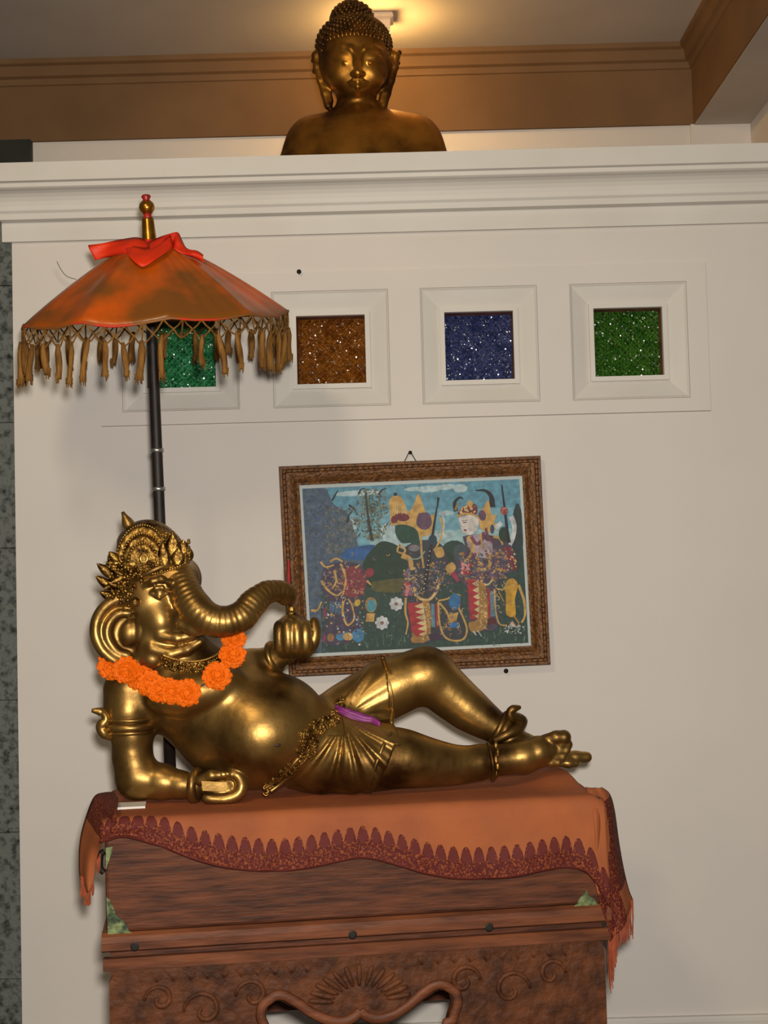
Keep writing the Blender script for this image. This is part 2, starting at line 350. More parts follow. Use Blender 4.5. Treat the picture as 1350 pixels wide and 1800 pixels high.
# niche above the ledge: rear wall, beams, ceiling
YB = .80; ZBB = P(675, 232, YB).z; ZC = P(675, 95, YB).z; XB = P(1215, 120, YB).x
wb = mesh('wall_back', *box(-1.02, XB + .2, YB + .012, YB + .10, 2.0, ZBB + .02), wallm); tag(wb, kind='structure')
wp = mesh('wall_back_pier', *box(XB - .008, XB + .19, YB + .002, YB + .05, 2.0, ZBB + .01), wallm, wb)
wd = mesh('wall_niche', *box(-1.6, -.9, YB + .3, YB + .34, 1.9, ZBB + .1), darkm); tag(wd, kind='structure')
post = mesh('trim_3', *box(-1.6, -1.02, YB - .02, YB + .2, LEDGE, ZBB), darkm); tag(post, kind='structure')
bm_ = mesh('trim_4', *box(-1.7, XB + .19, YB, YB + .22, ZBB, ZC + .02), beamm); tag(bm_, kind='structure')
hz = ZC - ZBB
cp = [(0, ZC - .30 * hz), (-.006, ZC - .29 * hz), (-.010, ZC - .22 * hz), (-.022, ZC - .20 * hz), (-.026, ZC - .08 * hz), (-.038, ZC - .06 * hz), (-.040, ZC), (0, ZC)]
mesh('crown_moulding', *prism(cp, -1.7, XB, lambda a, p: Vector((a, YB + p[0], p[1]))), beamm, bm_)
sb = mesh('trim_5', *box(XB, XB + .17, -.3, YB + .02, ZBB, ZC + .02), beamm); tag(sb, kind='structure')
mesh('crown_moulding', *prism(cp, -.3, YB, lambda a, p: Vector((XB + p[0], a, p[1]))), beamm, sb)
mesh('soffit', *box(XB + .004, XB + .17, -.3, YB + .01, ZBB - .003, ZBB), ceilm, sb)
wr_ = mesh('wall_right', *box(XB + .17, XB + .25, .0, YB + .1, LEDGE, ZC + .02), wallm); tag(wr_, kind='structure')
ce = mesh('ceiling', *box(-1.7, XR + .3, -.6, YB + .22, ZC, ZC + .05), ceilm); tag(ce, kind='structure')
fl = mesh('floor', *box(-2.2, 2.2, -4.2, .0, -.05, 0.0), floorm); tag(fl, kind='structure')
# small ceiling lamp behind the bust
lp = P(670, 12, .52); lz = ZC
lr = empty('ceiling_lamp', (lp.x, lp.y, lz), 'small square warm ceiling lamp behind the bust head', 'lamp')
fr4 = lambda hw, z: [(lp.x + sx * hw, lp.y + sy * hw, z) for sx, sy in ((-1, -1), (1, -1), (1, 1), (-1, 1))]
V = fr4(.030, lz) + fr4(.033, lz - .012) + fr4(.024, lz - .018) + fr4(.022, lz - .055)
mesh('housing', V, [(4 * k + i, 4 * k + (i + 1) % 4, 4 * k + 4 + (i + 1) % 4, 4 * k + 4 + i) for k in range(3) for i in range(4)] + [(3, 2, 1, 0), (12, 13, 14, 15)], lampm, lr)
em = bpy.data.materials.new('warm_bulb'); em.use_nodes = True; eb = em.node_tree.nodes['Principled BSDF']
eb.inputs['Emission Color'].default_value = (1, .58, .17, 1); eb.inputs['Emission Strength'].default_value = 560
mesh('bulb', *ball((lp.x - .004, lp.y, lz - .082), .016, 2), em, lr, True)

# ------------------------------------------------------------------ wooden chest on its carved stand
CW, CD, ZT = .947, .42, .750
ch = empty('wooden_chest', wor(CW / 2, CD / 2, 0), 'reddish brown carved wooden chest with verdigris corner plates under the orange cloth', 'chest')
MB().add(box(0, CW, 0, CD, .546, ZT, wor, .006)).build('lid', wood, ch)
lidm = MB().add(prism([(-.004, .512), (-.012, .516), (-.013, .530), (-.008, .540), (.0, .546), (.02, .546), (.02, .512)], -.008, CW + .008, lambda a, p: wor(a, *p)))
lidm.add(box(-.008, 0, .0, CD, .512, .544, wor)); lidm.add(box(CW, CW + .008, .0, CD, .512, .544, wor)); lidm.build('lid_moulding', wood2, ch)
MB().add(box(.006, CW - .006, .008, CD - .006, .425, .546, wor)).build('body', wood, ch)
MB().add(prism([(.0, .476), (-.010, .479), (-.011, .494), (-.006, .500), (.012, .500), (.012, .476)], -.006, CW + .006, lambda a, p: wor(a, *p))).build('body_moulding', wood2, ch)
xc = loc(C(633, 1780, 0)).x; zk = C(633, 1786, 0).z
half = [(0, zk), (.012, zk - .012), (.035, zk - .018), (.065, zk - .012), (.095, zk + .005), (.12, zk + .024), (.14, zk + .036), (.158, zk + .038), (.172, zk + .028), (.176, zk + .008), (.168, zk - .014), (.160, zk - .05), (.165, zk - .12), (.20, zk - .22), (.24, .0)]
R_ = [Vector((p[0], 0, p[1])) for p in half]; Rs = spline(R_[:12], 4) + R_[12:]
def apron(side):
    V = []; Fc = []; outer = []
    for p in Rs:                    # strip from the cut-out edge up and out to the board edge
        f = min(1, max(0, (p.x) / .24)); V.append((xc + side * p.x, p.z))
    n = len(V)
    top = [(xc + side * (CW / 2 + .01 if side > 0 else xc - .0) * (i / (n - 1)), .478) for i in range(n)]
    ex = CW - .004 if side > 0 else .004
    outer = [(xc + (ex - xc) * min(1, i / (n * .62)), .478 if i / (n * .62) <= 1 else .478 * (1 - (i / (n - 1) - .62) / .38)) for i in range(n)]
    W3 = [wor(a, 0.0, b) for a, b in V] + [wor(a, 0.0, b) for a, b in outer] + [wor(a, .022, b) for a, b in V] + [wor(a, .022, b) for a, b in outer]
    for i in range(n - 1):
        Fc += [(i, i + 1, n + i + 1, n + i), (2 * n + i, 3 * n + i, 3 * n + i + 1, 2 * n + i + 1), (i, 2 * n + i, 2 * n + i + 1, i + 1), (n + i, n + i + 1, 3 * n + i + 1, 3 * n + i)]
    return W3, Fc
ap = MB(); ap.add(apron(1)); ap.add(apron(-1)); apo = ap.build('carved_apron', wood3, ch)
for s in (1, -1):
    e = [wor(xc + s * (p.x + (.006 if p.x > .15 else 0)), -.002, p.z + .010) for p in Rs[:-3]]
    e = [wor(xc + s * (q.x), -.003, q.z) for q in [Vector((p.x + .010 * (1 if p.x > .165 else .0), 0, p.z + (.011 if p.x < .165 else .004))) for p in Rs[:-3]]]
    MB().add(tube(e, .0095, 8, flat=(.55, 1))).build('carved_edge_band', wood2, ch, True)
for x0, x1 in ((.02, .09), (CW - .09, CW - .02)):
    MB().add(box(x0, x1, CD - .06, CD - .01, 0, .43, wor, .004)).build('leg', wood, ch)
MB().add(box(.02, CW - .02, CD - .035, CD - .012, .268, .43, wor)).build('back_rail', wood, ch)
# fan palmette, scrolls and the row of notches
for k in range(13):
    a = math.radians(-78 + 13 * k); L0 = .034; L1 = .078 - .012 * abs(k - 6) / 6
    b0 = wor(xc + math.sin(a) * L0 * 1.5, -.001, zk + .022 + math.cos(a) * L0); b1 = wor(xc + math.sin(a) * L1 * 1.5, -.001, zk + .022 + math.cos(a) * L1 * .95)
    MB().add(tube(spline([b0, (b0 + b1) / 2, b1], 3), [.002, .0042, .0052, .006, .006, .005, .003], 6, flat=(.8, 1))).build('carved_petal', wood3, apo, True)
for s in (1, -1):
    for (dx, dz, sc) in ((.20, .052, 1), (.29, .03, 1.2), (.37, .055, .9)):
        pts = []
        for k in range(22):
            t = k / 21; a = t * 3.6 * math.pi / 1.6; r = (.028 * (1 - t) + .004) * sc; pts.append(wor(xc + s * (dx + r * math.cos(a)), -.001, zk + dz + r * math.sin(a)))
        MB().add(tube(pts, [.0035 + .002 * math.sin(k / 21 * math.pi) for k in range(22)], 6, flat=(.8, 1))).build('carved_scroll', wood3, apo, True)
for k in range(26):
    x = .09 + k * .031
    if abs(x - xc) < .09: continue
    b = MB()
    for s in (-1, 1): b.add(tube([wor(x, -.001, .452), wor(x + s * .006, -.001, .458), wor(x + s * .009, -.001, .465)], [.0022, .002, .001], 5))
    b.build('carved_notch', wood3, apo, True)
# corner plates, side handle, thin discs added for the moulding's dark stains
def cplate(pts):
    o = [C(x, y, -.0005) for x, y in pts]; return MB().add(slab(o, -EY, .0018)).build('corner_plate', verd, ch)
cplate([(187, 1576), (192, 1580), (199, 1594), (203, 1606), (214, 1616), (224, 1626), (226, 1636), (241, 1644), (236, 1647), (190, 1650)])
cplate([(1058, 1600), (998, 1602), (1006, 1594), (1014, 1589), (1019, 1578), (1026, 1572), (1030, 1563), (1035, 1574), (1044, 1580), (1052, 1592)])
cplate([(186, 1490), (198, 1488), (196, 1500), (192, 1512), (186, 1528)])
MB().add(tube(spline([C(183, 1497, .06), C(177, 1503, .06), C(176, 1525, .06), C(183, 1534, .06)], 5), .006, 8)).build('side_handle', iron, ch, True)
for x in (237, 620, 860): MB().add(lathe([(.008, 0), (.008, .0012), (.006, .002)], C(x, 1664 - (x - 237) * .055, -.0125), -EY, 12)).build('dark_stain', iron, ch)

# ------------------------------------------------------------------ cloth draped over the lid
def cloth_mat():
    m = bpy.data.materials.new('orange_shawl'); m.use_nodes = True; nt = m.node_tree; N = nt.nodes; L = nt.links; b = N['Principled BSDF']
    b.inputs['Roughness'].default_value = .75; b.inputs['Specular IOR Level'].default_value = .2
    uv = N.new('ShaderNodeUVMap'); sp = N.new('ShaderNodeSeparateXYZ'); L.new(uv.outputs[0], sp.inputs[0])
    def M(op, a, b_=None, c_=None):
        n = N.new('ShaderNodeMath'); n.operation = op
        for i, q in enumerate((a, b_, c_)):
            if q is None: continue
            if isinstance(q, (int, float)): n.inputs[i].default_value = q
            else: L.new(q, n.inputs[i])
        return n.outputs[0]
    u, v = sp.outputs[0], sp.outputs[1]
    x = M('MULTIPLY_ADD', M('FRACT', M('MULTIPLY', u, 1 / .0245)), 2, -1)          # -1..1 in each leaf
    x2 = M('MULTIPLY', x, x)
    hgt = M('MULTIPLY_ADD', M('SUBTRACT', 1.0, M('POWER', M('ABSOLUTE', x), 2.4)), .46, .52)
    mask = M('LESS_THAN', v, hgt)
    inner = M('MULTIPLY', M('LESS_THAN', M('ADD', M('MULTIPLY', x2, 1.6), M('POWER', M('MULTIPLY', M('SUBTRACT', v, .70), 4.2), 2)), .7), 1)
    tc = N.new('ShaderNodeTexCoord')
    no = N.new('ShaderNodeTexNoise'); no.inputs['Scale'].default_value = 260; no.inputs['Detail'].default_value = 3; L.new(tc.outputs['Object'], no.inputs['Vector'])
    n2 = N.new('ShaderNodeTexNoise'); n2.inputs['Scale'].default_value = 9; n2.inputs['Detail'].default_value = 5; L.new(tc.outputs['Object'], n2.inputs['Vector'])
    r1 = N.new('ShaderNodeValToRGB'); r1.color_ramp.elements[0].color = rgb(84, 30, 28); r1.color_ramp.elements[1].color = rgb(150, 80, 40); r1.color_ramp.elements[0].position = .48; r1.color_ramp.elements[1].position = .68; L.new(no.outputs['Fac'], r1.inputs[0])
    r2 = N.new('ShaderNodeValToRGB'); r2.color_ramp.elements[0].color = rgb(150, 84, 52); r2.color_ramp.elements[1].color = rgb(166, 94, 54); r2.color_ramp.elements[0].position = .35; r2.color_ramp.elements[1].position = .65; L.new(n2.outputs['Fac'], r2.inputs[0])
    mi = N.new('ShaderNodeMixRGB'); L.new(inner, mi.inputs[0]); L.new(r1.outputs[0], mi.inputs[1]); mi.inputs[2].default_value = rgb(98, 42, 38)
    hem = N.new('ShaderNodeMixRGB'); L.new(M('LESS_THAN', v, .05), hem.inputs[0]); L.new(mi.outputs[0], hem.inputs[1]); hem.inputs[2].default_value = rgb(92, 36, 28)
    mx = N.new('ShaderNodeMixRGB'); L.new(mask, mx.inputs[0]); L.new(r2.outputs[0], mx.inputs[1]); L.new(hem.outputs[0], mx.inputs[2]); L.new(mx.outputs[0], b.inputs['Base Color'])
    bp = N.new('ShaderNodeBump'); bp.inputs['Strength'].default_value = .25; bp.inputs['Distance'].default_value = .002; L.new(no.outputs['Fac'], bp.inputs['Height']); L.new(bp.outputs[0], b.inputs['Normal'])
    return m
clothm = cloth_mat(); fringem = mat('shawl_fringe', rgb(176, 96, 66), rgb(150, 76, 52), .85, scale=60, spec=.1)
hempx = [(150, 1472), (178, 1478), (215, 1468), (260, 1480), (330, 1505), (400, 1523), (470, 1531), (540, 1525), (600, 1513), (640, 1508), (690, 1518), (760, 1537), (830, 1545), (900, 1540), (960, 1529), (1000, 1525), (1030, 1534), (1050, 1560), (1075, 1600)]
HEM = [loc(C(x, y, -.012)) for x, y in hempx]
def hemz(x):
    xs = [h.x for h in HEM]; i = min(max(np.searchsorted(xs, x) - 1, 0), len(HEM) - 2); t = (x - xs[i]) / (xs[i + 1] - xs[i]); t = min(max(t, 0), 1)
    p = [HEM[max(i - 1, 0)].z, HEM[i].z, HEM[i + 1].z, HEM[min(i + 2, len(HEM) - 1)].z]
    return .5 * (2 * p[1] + (p[2] - p[0]) * t + (2 * p[0] - 5 * p[1] + 4 * p[2] - p[3]) * t * t + (3 * p[1] - p[0] - 3 * p[2] + p[3]) * t ** 3)
def sstep(a, b, x): t = min(max((x - a) / (b - a), 0), 1); return t * t * (3 - 2 * t)
V = []; UV = []; nu, n1, n2_, n3 = 190, 14, 6, 26
XA, XZ = -.008, CW + .004
def hump(x, y): return .022 * sstep(.80, .90, x) * (1 - .7 * sstep(.93, CW, x)) * sstep(.06, .2, y) + .0012 * max(0, noise.noise(Vector((x * 9, y * 9, 0))))
for i in range(nu):
    x = XA + (XZ - XA) * i / (nu - 1); zh = hemz(x); edge = min(sstep(XA, XA + .03, x), 1 - sstep(XZ - .03, XZ, x)); rnd = -.008 * (1 - edge) ** 2
    rows = []
    for j in range(n1):
        y = CD - .005 + (.012 - CD + .005) * j / (n1 - 1); rows.append((y, ZT + .004 + hump(x, y) + rnd))
    zt = ZT + .004 + hump(x, .012) + rnd
    for j in range(1, n2_ + 1):
        a = j / n2_ * math.pi / 2; rows.append((.012 - .022 * math.sin(a), zt - .022 * (1 - math.cos(a))))
    z0 = zt - .022
    for j in range(1, n3 + 1):
        t = j / n3; wv = .008 * math.sin(x * 16 + 1.3) * t + .014 * noise.noise(Vector((x * 7, t * 1.6, 3))) * t + .004 * noise.noise(Vector((x * 22, t * 2, 9))) * t
        rows.append((-.012 - abs(wv) - .004 * t, z0 + (zh - z0) * t))
    s = 0; acc = [0]
    for j in range(len(rows) - 1, 0, -1):
        s += math.dist(rows[j], rows[j - 1]); acc.append(s)
    acc = acc[::-1]
    for (y, z), a in zip(rows, acc): V.append(wor(x, y, z)); UV.append((x, a / .062))
nv = n1 + n2_ + n3; Fc = gridf(nu, nv)
def spatch(left, right, nc, band, bulge=0.0):
    """sheet between two edge lines given as (px, py, depth); band(s, t) -> v coordinate"""
    Ls = spline([C(*p) for p in left], 6); Rr = spline([C(*p) for p in right], 6); n = min(len(Ls), len(Rr)); b = len(V)
    for i in range(n):
        a, c2 = Ls[int(i * (len(Ls) - 1) / (n - 1))], Rr[int(i * (len(Rr) - 1) / (n - 1))]
        for j in range(nc):
            s = j / (nc - 1); p = a.lerp(c2, s) - EY * (bulge * math.sin(math.pi * s) + .004 * math.sin(s * 9 + i * .08))
            V.append(p); UV.append((p.z * .9 + s * .02, band(s, i / (n - 1))))
    Fc.extend([tuple(q + b for q in f) for f in gridf(n, nc)]); return b, n
spatch([(202, 1393, .30), (182, 1394, .24), (166, 1401, .19), (152, 1436, .15), (143, 1470, .13), (140, 1505, .12), (142, 1545, .11), (152, 1572, .10)],
       [(208, 1402, .12), (206, 1424, .0), (196, 1458, -.014), (183, 1476, -.012), (175, 1495, .03), (169, 1515, .05), (166, 1540, .06), (162, 1556, .06)], 12, lambda s, t: .3 if t < .45 else 1.6, .012)
spatch([(1030, 1384, .05), (1042, 1430, -.014), (1046, 1490, -.016), (1042, 1535, -.016), (1052, 1580, -.014), (1060, 1606, -.012), (1068, 1630, -.010), (1072, 1655, -.010)],
       [(1056, 1384, .05), (1071, 1396, .06), (1080, 1425, .07), (1088, 1480, .07), (1097, 1530, .06), (1106, 1566, .05), (1112, 1582, .05), (1110, 1592, .05)], 18, lambda s, t: (1.5 if (t < .28 + .25 * (1 - s) and s < .55) else (.35 if (s < .62 or t < .62) and t > .12 else 1.6)), .014)
cl = mesh('shawl_cloth', V, Fc, clothm, None, True, UV); tag(cl, 'orange shawl with dark red leaf border and fringed corners draped over the chest', 'cloth')
sm = cl.modifiers.new('thickness', 'SOLIDIFY'); sm.thickness = .0016; sm.offset = 1
fb = MB()
def fringe(p0, p1, n, l0, l1, d):
    for i in range(n):
        t = i / (n - 1); a = C(p0[0] + (p1[0] - p0[0]) * t, p0[1] + (p1[1] - p0[1]) * t, d + random.uniform(-.006, .006)); Lg = (l0 + (l1 - l0) * t) * random.uniform(.88, 1.05)
        fb.add(tube([a, a + Vector((random.uniform(-.002, .002), 0, -Lg * .5)), a + Vector((random.uniform(-.003, .003), 0, -Lg))], [.0012, .0013, .0009], 4))
fringe((1112, 1580), (1080, 1634), 30, .072, .040, .045); fringe((1082, 1630), (1070, 1652), 18, .06, .10, .0); fringe((1080, 1600), (1069, 1640), 14, .10, .11, .03)
fringe((142, 1540), (163, 1548), 24, .042, .03, .09); fringe((149, 1560), (158, 1560), 12, .036, .034, .09); fringe((170, 1512), (176, 1500), 8, .02, .04, .05)
fo = fb.build('fringe', fringem, cl); fo['kind'] = 'stuff'

# ------------------------------------------------------------------ the reclining elephant-headed statue
D0 = .20; k_ = 1 / 858.0
def E(px, py, dd=0.): return loc(C(px, py, D0 + dd))
def R(*a): return [q * k_ for q in a] if len(a) > 1 else a[0] * k_
def tb(S, pts, k=10, **kw):            # pts: (px, py, dd_px, r_px)
    S.tube([E(p[0], p[1], p[2] * k_) for p in pts], [p[3] * k_ for p in pts], k * k_, **kw)
def el(S, c, r, k=10, rot=0, **kw):    # c (px,py,dd_px), r px (x, depth, z)
    S.ell(E(c[0], c[1], c[2] * k_), [q * k_ for q in r], k * k_, rot=math.radians(rot), **kw)
def smooth_path(pts, n=4):
    out = []
    P4 = [Vector((p[0], p[1], p[2])) for p in pts]; s = spline(P4, n); rr = [p[3] for p in pts]
    for i, q in enumerate(s):
        t = i / n; a = int(min(t, len(rr) - 2)); out.append((q.x, q.y, q.z, rr[a] + (rr[a + 1] - rr[a]) * (t - a)))
    return out
ST = empty('elephant_headed_statue', wor(loc(C(560, 1395, D0)).x, D0, ZT + .006), 'golden reclining elephant-headed statue lying on the draped chest', 'statue')
lo = E(145, 1425, 0); hi = E(1055, 960, 0)
B = SDF((lo.x, .015, ZT + .002), (hi.x, .40, hi.z + .0), .0026)
TH_NEAR = smooth_path([(585, 1325, 0, 66), (640, 1332, -30, 57), (700, 1332, -40, 50), (740, 1338, -40, 43), (800, 1344, -35, 33), (850, 1340, -32, 27)])
TH_FAR = smooth_path([(598, 1260, 45, 52), (650, 1228, 45, 52), (700, 1203, 42, 51), (748, 1186, 40, 47)])
def build_body(S, grow=0):
    g = grow
    # torso: belly, chest, breast fold, flank
    el(S, (468, 1276, -5), (108, 100, 94), 30); el(S, (455, 1300, -40), (70, 60, 55), 45)
    el(S, (385, 1235, 0), (92, 72, 66), 40, -18); el(S, (330, 1212, -22), (80, 58, 44), 16, -6); el(S, (335, 1218, -54), (74, 40, 38), 5, 8)
    tb(S, [(300, 1235, 5, 50), (380, 1290, 0, 66), (440, 1310, 0, 70)], 30)
    el(S, (385, 1205, -52), (40, 30, 36), 20)
    el(S, (300, 1262, -18), (30, 34, 24), 16)
    tb(S, [(420, 1195, 30, 50), (330, 1190, 25, 52), (250, 1200, 10, 40)], 30)
    # near arm leaning on its elbow
    tb(S, [(226, 1212, -6, 43), (226, 1250, -8, 42), (232, 1290, -10, 36), (233, 1330, -10, 34), (240, 1366, -12, 36)], 18)
    tb(S, [(244, 1368, -14, 33), (285, 1374, -26, 30), (318, 1379, -38, 23), (342, 1382, -46, 19)], 14)
    # far arm reaching up to hold the sweet
    tb(S, [(415, 1180, 48, 36), (445, 1168, 40, 27), (478, 1158, 20, 22), (502, 1148, 8, 20)], 16)
    # hips, legs
    el(S, (560, 1318, 8), (80, 70, 72), 30)
    tb(S, TH_NEAR, 24); tb(S, TH_FAR, 24)
    tb(S, smooth_path([(752, 1184, 40, 46), (785, 1215, 38, 43), (825, 1248, 30, 38), (865, 1275, 18, 28), (893, 1291, 12, 23)]), 14)
    # far foot
    tb(S, [(893, 1293, 12, 22), (925, 1310, 14, 20), (965, 1325, 20, 20), (990, 1333, 22, 15)], 12)
    tb(S, [(985, 1331, 20, 11), (1012, 1331, 20, 11), (1031, 1331, 20, 10)], 5)
    tb(S, [(975, 1338, 12, 9), (1000, 1342, 10, 8), (1012, 1342, 10, 7)], 4)
    # near foot, on its side, sole towards the viewer
    tb(S, [(848, 1338, -32, 26), (880, 1336, -34, 26), (920, 1330, -34, 29), (948, 1321, -35, 27), (964, 1317, -36, 21)], 14)
    for (x, y, r, l) in ((986, 1296, 12.5, 0), (993, 1309, 8.5, 0), (990, 1320, 8, 0), (984, 1331, 7.5, 0), (976, 1341, 7, 0)):
        tb(S, [(x - 26, y + (1312 - y) * .25 + 2, -40, r * .95), (x - 8, y, -47, r * .88), (x + 5, y, -47, r * 1.05)], 3)
build_body(B)
# head, cheeks, brow domes
el(B, (268, 1058, -12), (64, 64, 74), 16); el(B, (300, 1012, -28), (40, 38, 34), 18); el(B, (318, 1018, 10), (36, 36, 40), 18)
tb(B, [(300, 1130, -8, 54), (330, 1170, 0, 58)], 26)
el(B, (282, 1092, -58), (26, 24, 30), 14); el(B, (292, 1122, -56), (27, 20, 20), 10, -20); el(B, (262, 1130, -50), (22, 20, 30), 12, 10)
tb(B, [(268, 1140, -66, 12), (300, 1150, -72, 11), (330, 1142, -74, 10), (352, 1128, -74, 7)], 8)          # lower lip
tb(B, [(282, 1118, -72, 8), (312, 1122, -78, 9), (338, 1118, -80, 7)], 6)                                    # upper lip fold
tb(B, [(318, 1098, -84, 9), (336, 1108, -92, 7), (346, 1114, -94, 4)], 5)                                    # broken tusk
# trunk with wrinkles
TR = smooth_path([(318, 1012, -40, 22), (325, 1036, -62, 25), (338, 1062, -78, 27), (356, 1082, -88, 26), (378, 1092, -92, 24.5), (402, 1092, -92, 23.5), (426, 1082, -88, 23), (443, 1062, -80, 21.5), (463, 1044, -70, 18.5), (484, 1038, -60, 15.5), (500, 1040, -52, 15), (507, 1047, -48, 14)])
tb(B, TR, 10, wr=(1.5 * k_, 8.5 * k_))
tb(B, [(488, 1046, -58, 10), (500, 1055, -54, 9)], 6)
# eye with lids and brow; far brow
el(B, (281, 1041, -74), (9, 8, 7), 2)
tb(B, [(266, 1042, -74, 3), (274, 1034, -79, 3.4), (285, 1033, -80, 3.4), (296, 1040, -76, 3)], 2); tb(B, [(267, 1044, -74, 2.6), (280, 1050, -79, 3), (294, 1044, -75, 2.6)], 2)
tb(B, [(256, 1030, -70, 4), (268, 1022, -77, 5.5), (284, 1018, -78, 6), (300, 1024, -74, 5)], 4)
tb(B, [(330, 1000, -20, 9), (338, 1008, -16, 9), (341, 1022, -14, 8)], 6); el(B, (340, 1004, -18), (5, 6, 5), 3)
# near ear: bowl with rolled rim and lobe
el(B, (214, 1108, -34), (50, 16, 56), 10, -18)
el(B, (216, 1108, -56), (34, 18, 42), 8, -18, op='s')
RIM = [(252, 1058, -46), (228, 1052, -48), (203, 1055, -48), (182, 1070, -46), (170, 1092, -44), (169, 1118, -44), (180, 1142, -46), (200, 1160, -48), (222, 1168, -50), (242, 1164, -52), (252, 1150, -54)]
tb(B, smooth_path([(*p, 8.5) for p in RIM]), 6)
tb(B, smooth_path([(228, 1078, -50, 5), (206, 1080, -48, 6), (190, 1100, -46, 6.5), (190, 1124, -46, 6.5), (206, 1146, -48, 6), (226, 1152, -50, 5)]), 5)
el(B, (228, 1112, -50), (18, 12, 22), 10, -20); tb(B, [(240, 1060, -52, 7), (248, 1090, -56, 8), (246, 1120, -56, 7)], 6)
el(B, (268, 1158, -60), (19, 15, 16), 6)
# lower hand: fist round a tablet
el(B, (392, 1384, -56), (32, 24, 25), 8)
for q in range(4):
    dd = -76 + 16 * q; s_ = 1 - .06 * q
    tb(B, smooth_path([(362, 1403, dd, 7), (392, 1405, dd - 2, 8), (416, 1398, dd - 2, 8.5), (425, 1382, dd, 8.5), (418, 1364, dd, 8), (404, 1360, dd + 2, 7)]), 3)
tb(B, [(352, 1372, -70, 9), (372, 1363, -76, 9), (398, 1362, -76, 8)], 4); el(B, (399, 1361, -83), (7, 3, 5), 1)
# upper hand: palm, four fingers and thumb round the pot
el(B, (520, 1122, -2), (33, 30, 32), 8)
for x, dd, ln, r in ((492, -26, 0, 8.5), (507, -34, -3, 9.2), (523, -36, -2, 9.2), (538, -32, 0, 8.8)):
    tb(B, smooth_path([(x + (520 - x) * .22, 1148, dd + 14, r * .95), (x, 1136, dd, r), (x - 1, 1115, dd - 2, r), (x - 1, 1103 + ln, dd + 2, r * .92), (x, 1098 + ln, dd + 8, r * .8)]), 3)
tb(B, smooth_path([(540, 1146, -14, 9), (551, 1128, -18, 9), (554, 1108, -16, 8.5), (552, 1091, -10, 6.5)]), 3)
# rest the underside on the cloth
sl, X, Y, Z = B.sub((lo.x, .0, ZT), (hi.x, .42, hi.z)); B.D[sl] = np.maximum(B.D[sl], (ZT + .006) - Z + 0 * X + 0 * Y)
BV, BF = B.mesh()
def l2w(Vl): return np.array(CO)[None, :] + Vl[:, 0:1] * np.array(EX) + Vl[:, 1:2] * np.array(EY) + Vl[:, 2:3] * np.array(EZ)
BVw = l2w(BV); mesh('body', BVw, BF, gold, ST, True)
bvh = BVHTree.FromPolygons([Vector(v) for v in BVw], BF.tolist())
def hit(px, py, off=0., tree=None):
    r = ray(px, py).normalized(); h = (tree or bvh).ray_cast(CAM, r)
    if h[0] is None: return C(px, py, D0 - .06), -r
    return h[0] - r * off, h[1]
# sarong: inflated hips and thighs with folds, cut at the hems
SG = SDF((E(440, 0).x, .015, ZT + .004), (E(705, 0).x, .40, E(0, 1130).z), .0031)
ptz = {}
def cloth_sdf():
    S = SG; el(S, (560, 1318, 6), (86, 76, 76), 30)
    tb(S, [(p[0], p[1], p[2], p[3] + 4) for p in TH_NEAR], 20); tb(S, [(p[0], p[1], p[2], p[3] + 4) for p in TH_FAR], 20)
    X = S.ax[0][:, None, None]; Y = S.ax[1][None, :, None]; Z = S.ax[2][None, None, :]
    # folds radiate from the sash knot
    kn = E(598, 1262); dx = X - kn.x; dz = Z - kn.z; th = np.arctan2(-dz, dx); rr = np.sqrt(dx * dx + dz * dz)
    am = 3.0 * k_ * np.clip(rr / .05, 0, 1); ridge = np.sin(th * 17 + 6 * rr) * .7 + np.sin(th * 31 + 1.3 - 9 * rr) * .35
    S.D += (-(am * ridge)).astype(np.float32) * np.where(Z < kn.z - .004, 1, .35).astype(np.float32)
    def halfpl(p, q, keep):          # keep the side of line p->q (px) that holds the point keep
        a, b, c2 = E(*p), E(*q), E(*keep); nx, nz = (b.z - a.z), -(b.x - a.x); l = math.hypot(nx, nz); nx /= l; nz /= l
        if (c2.x - a.x) * nx + (c2.z - a.z) * nz > 0: nx, nz = -nx, -nz
        return (X - a.x) * nx + (Z - a.z) * nz + 0 * Y
    near = np.maximum(halfpl((690, 1282), (642, 1395), (560, 1330)), halfpl((500, 1285), (760, 1285), (600, 1340)))
    far = np.maximum(np.maximum(halfpl((676, 1150), (690, 1285), (620, 1220)), halfpl((500, 1300), (760, 1300), (600, 1200))), halfpl((590, 1180), (600, 1300), (650, 1230)))
    cut = np.minimum(near, far)
    cut = np.maximum(cut, halfpl((592, 1240), (462, 1388), (640, 1330)))
    S.D[:] = np.maximum(S.D, cut.astype(np.float32)); S.D[:] = np.maximum(S.D, ((ZT + .0062) - Z + 0 * X + 0 * Y).astype(np.float32))
cloth_sdf(); SV, SF = SG.mesh(); SVw = l2w(SV)
mesh('sarong', SVw, SF, gold, ST, True)
bvh2 = BVHTree.FromPolygons([Vector(v) for v in BVw] + [Vector(v) for v in SVw], BF.tolist() + (SF + len(BVw)).tolist())
def fra(n):
    n = Vector(n).normalized(); a = n.orthogonal().normalized(); return a, n.cross(a), n
# hem bands of the sarong
for pts in ([(671, 1152), (680, 1180), (688, 1215), (691, 1245), (688, 1276)], [(688, 1286), (674, 1310), (662, 1340), (652, 1370), (646, 1388)]):
    hp = [hit(v.x, v.y, -.002, bvh2)[0] for v in spline([Vector((x, y, 0)) for x, y in pts], 7)]
    hp = [sum((hp[min(max(i + o, 0), len(hp) - 1)] for o in range(-4, 5)), Vector()) / 9 for i in range(len(hp))]
    MB().add(tube(hp, .0046, 8)).build('sarong_hem', gold, ST, True)
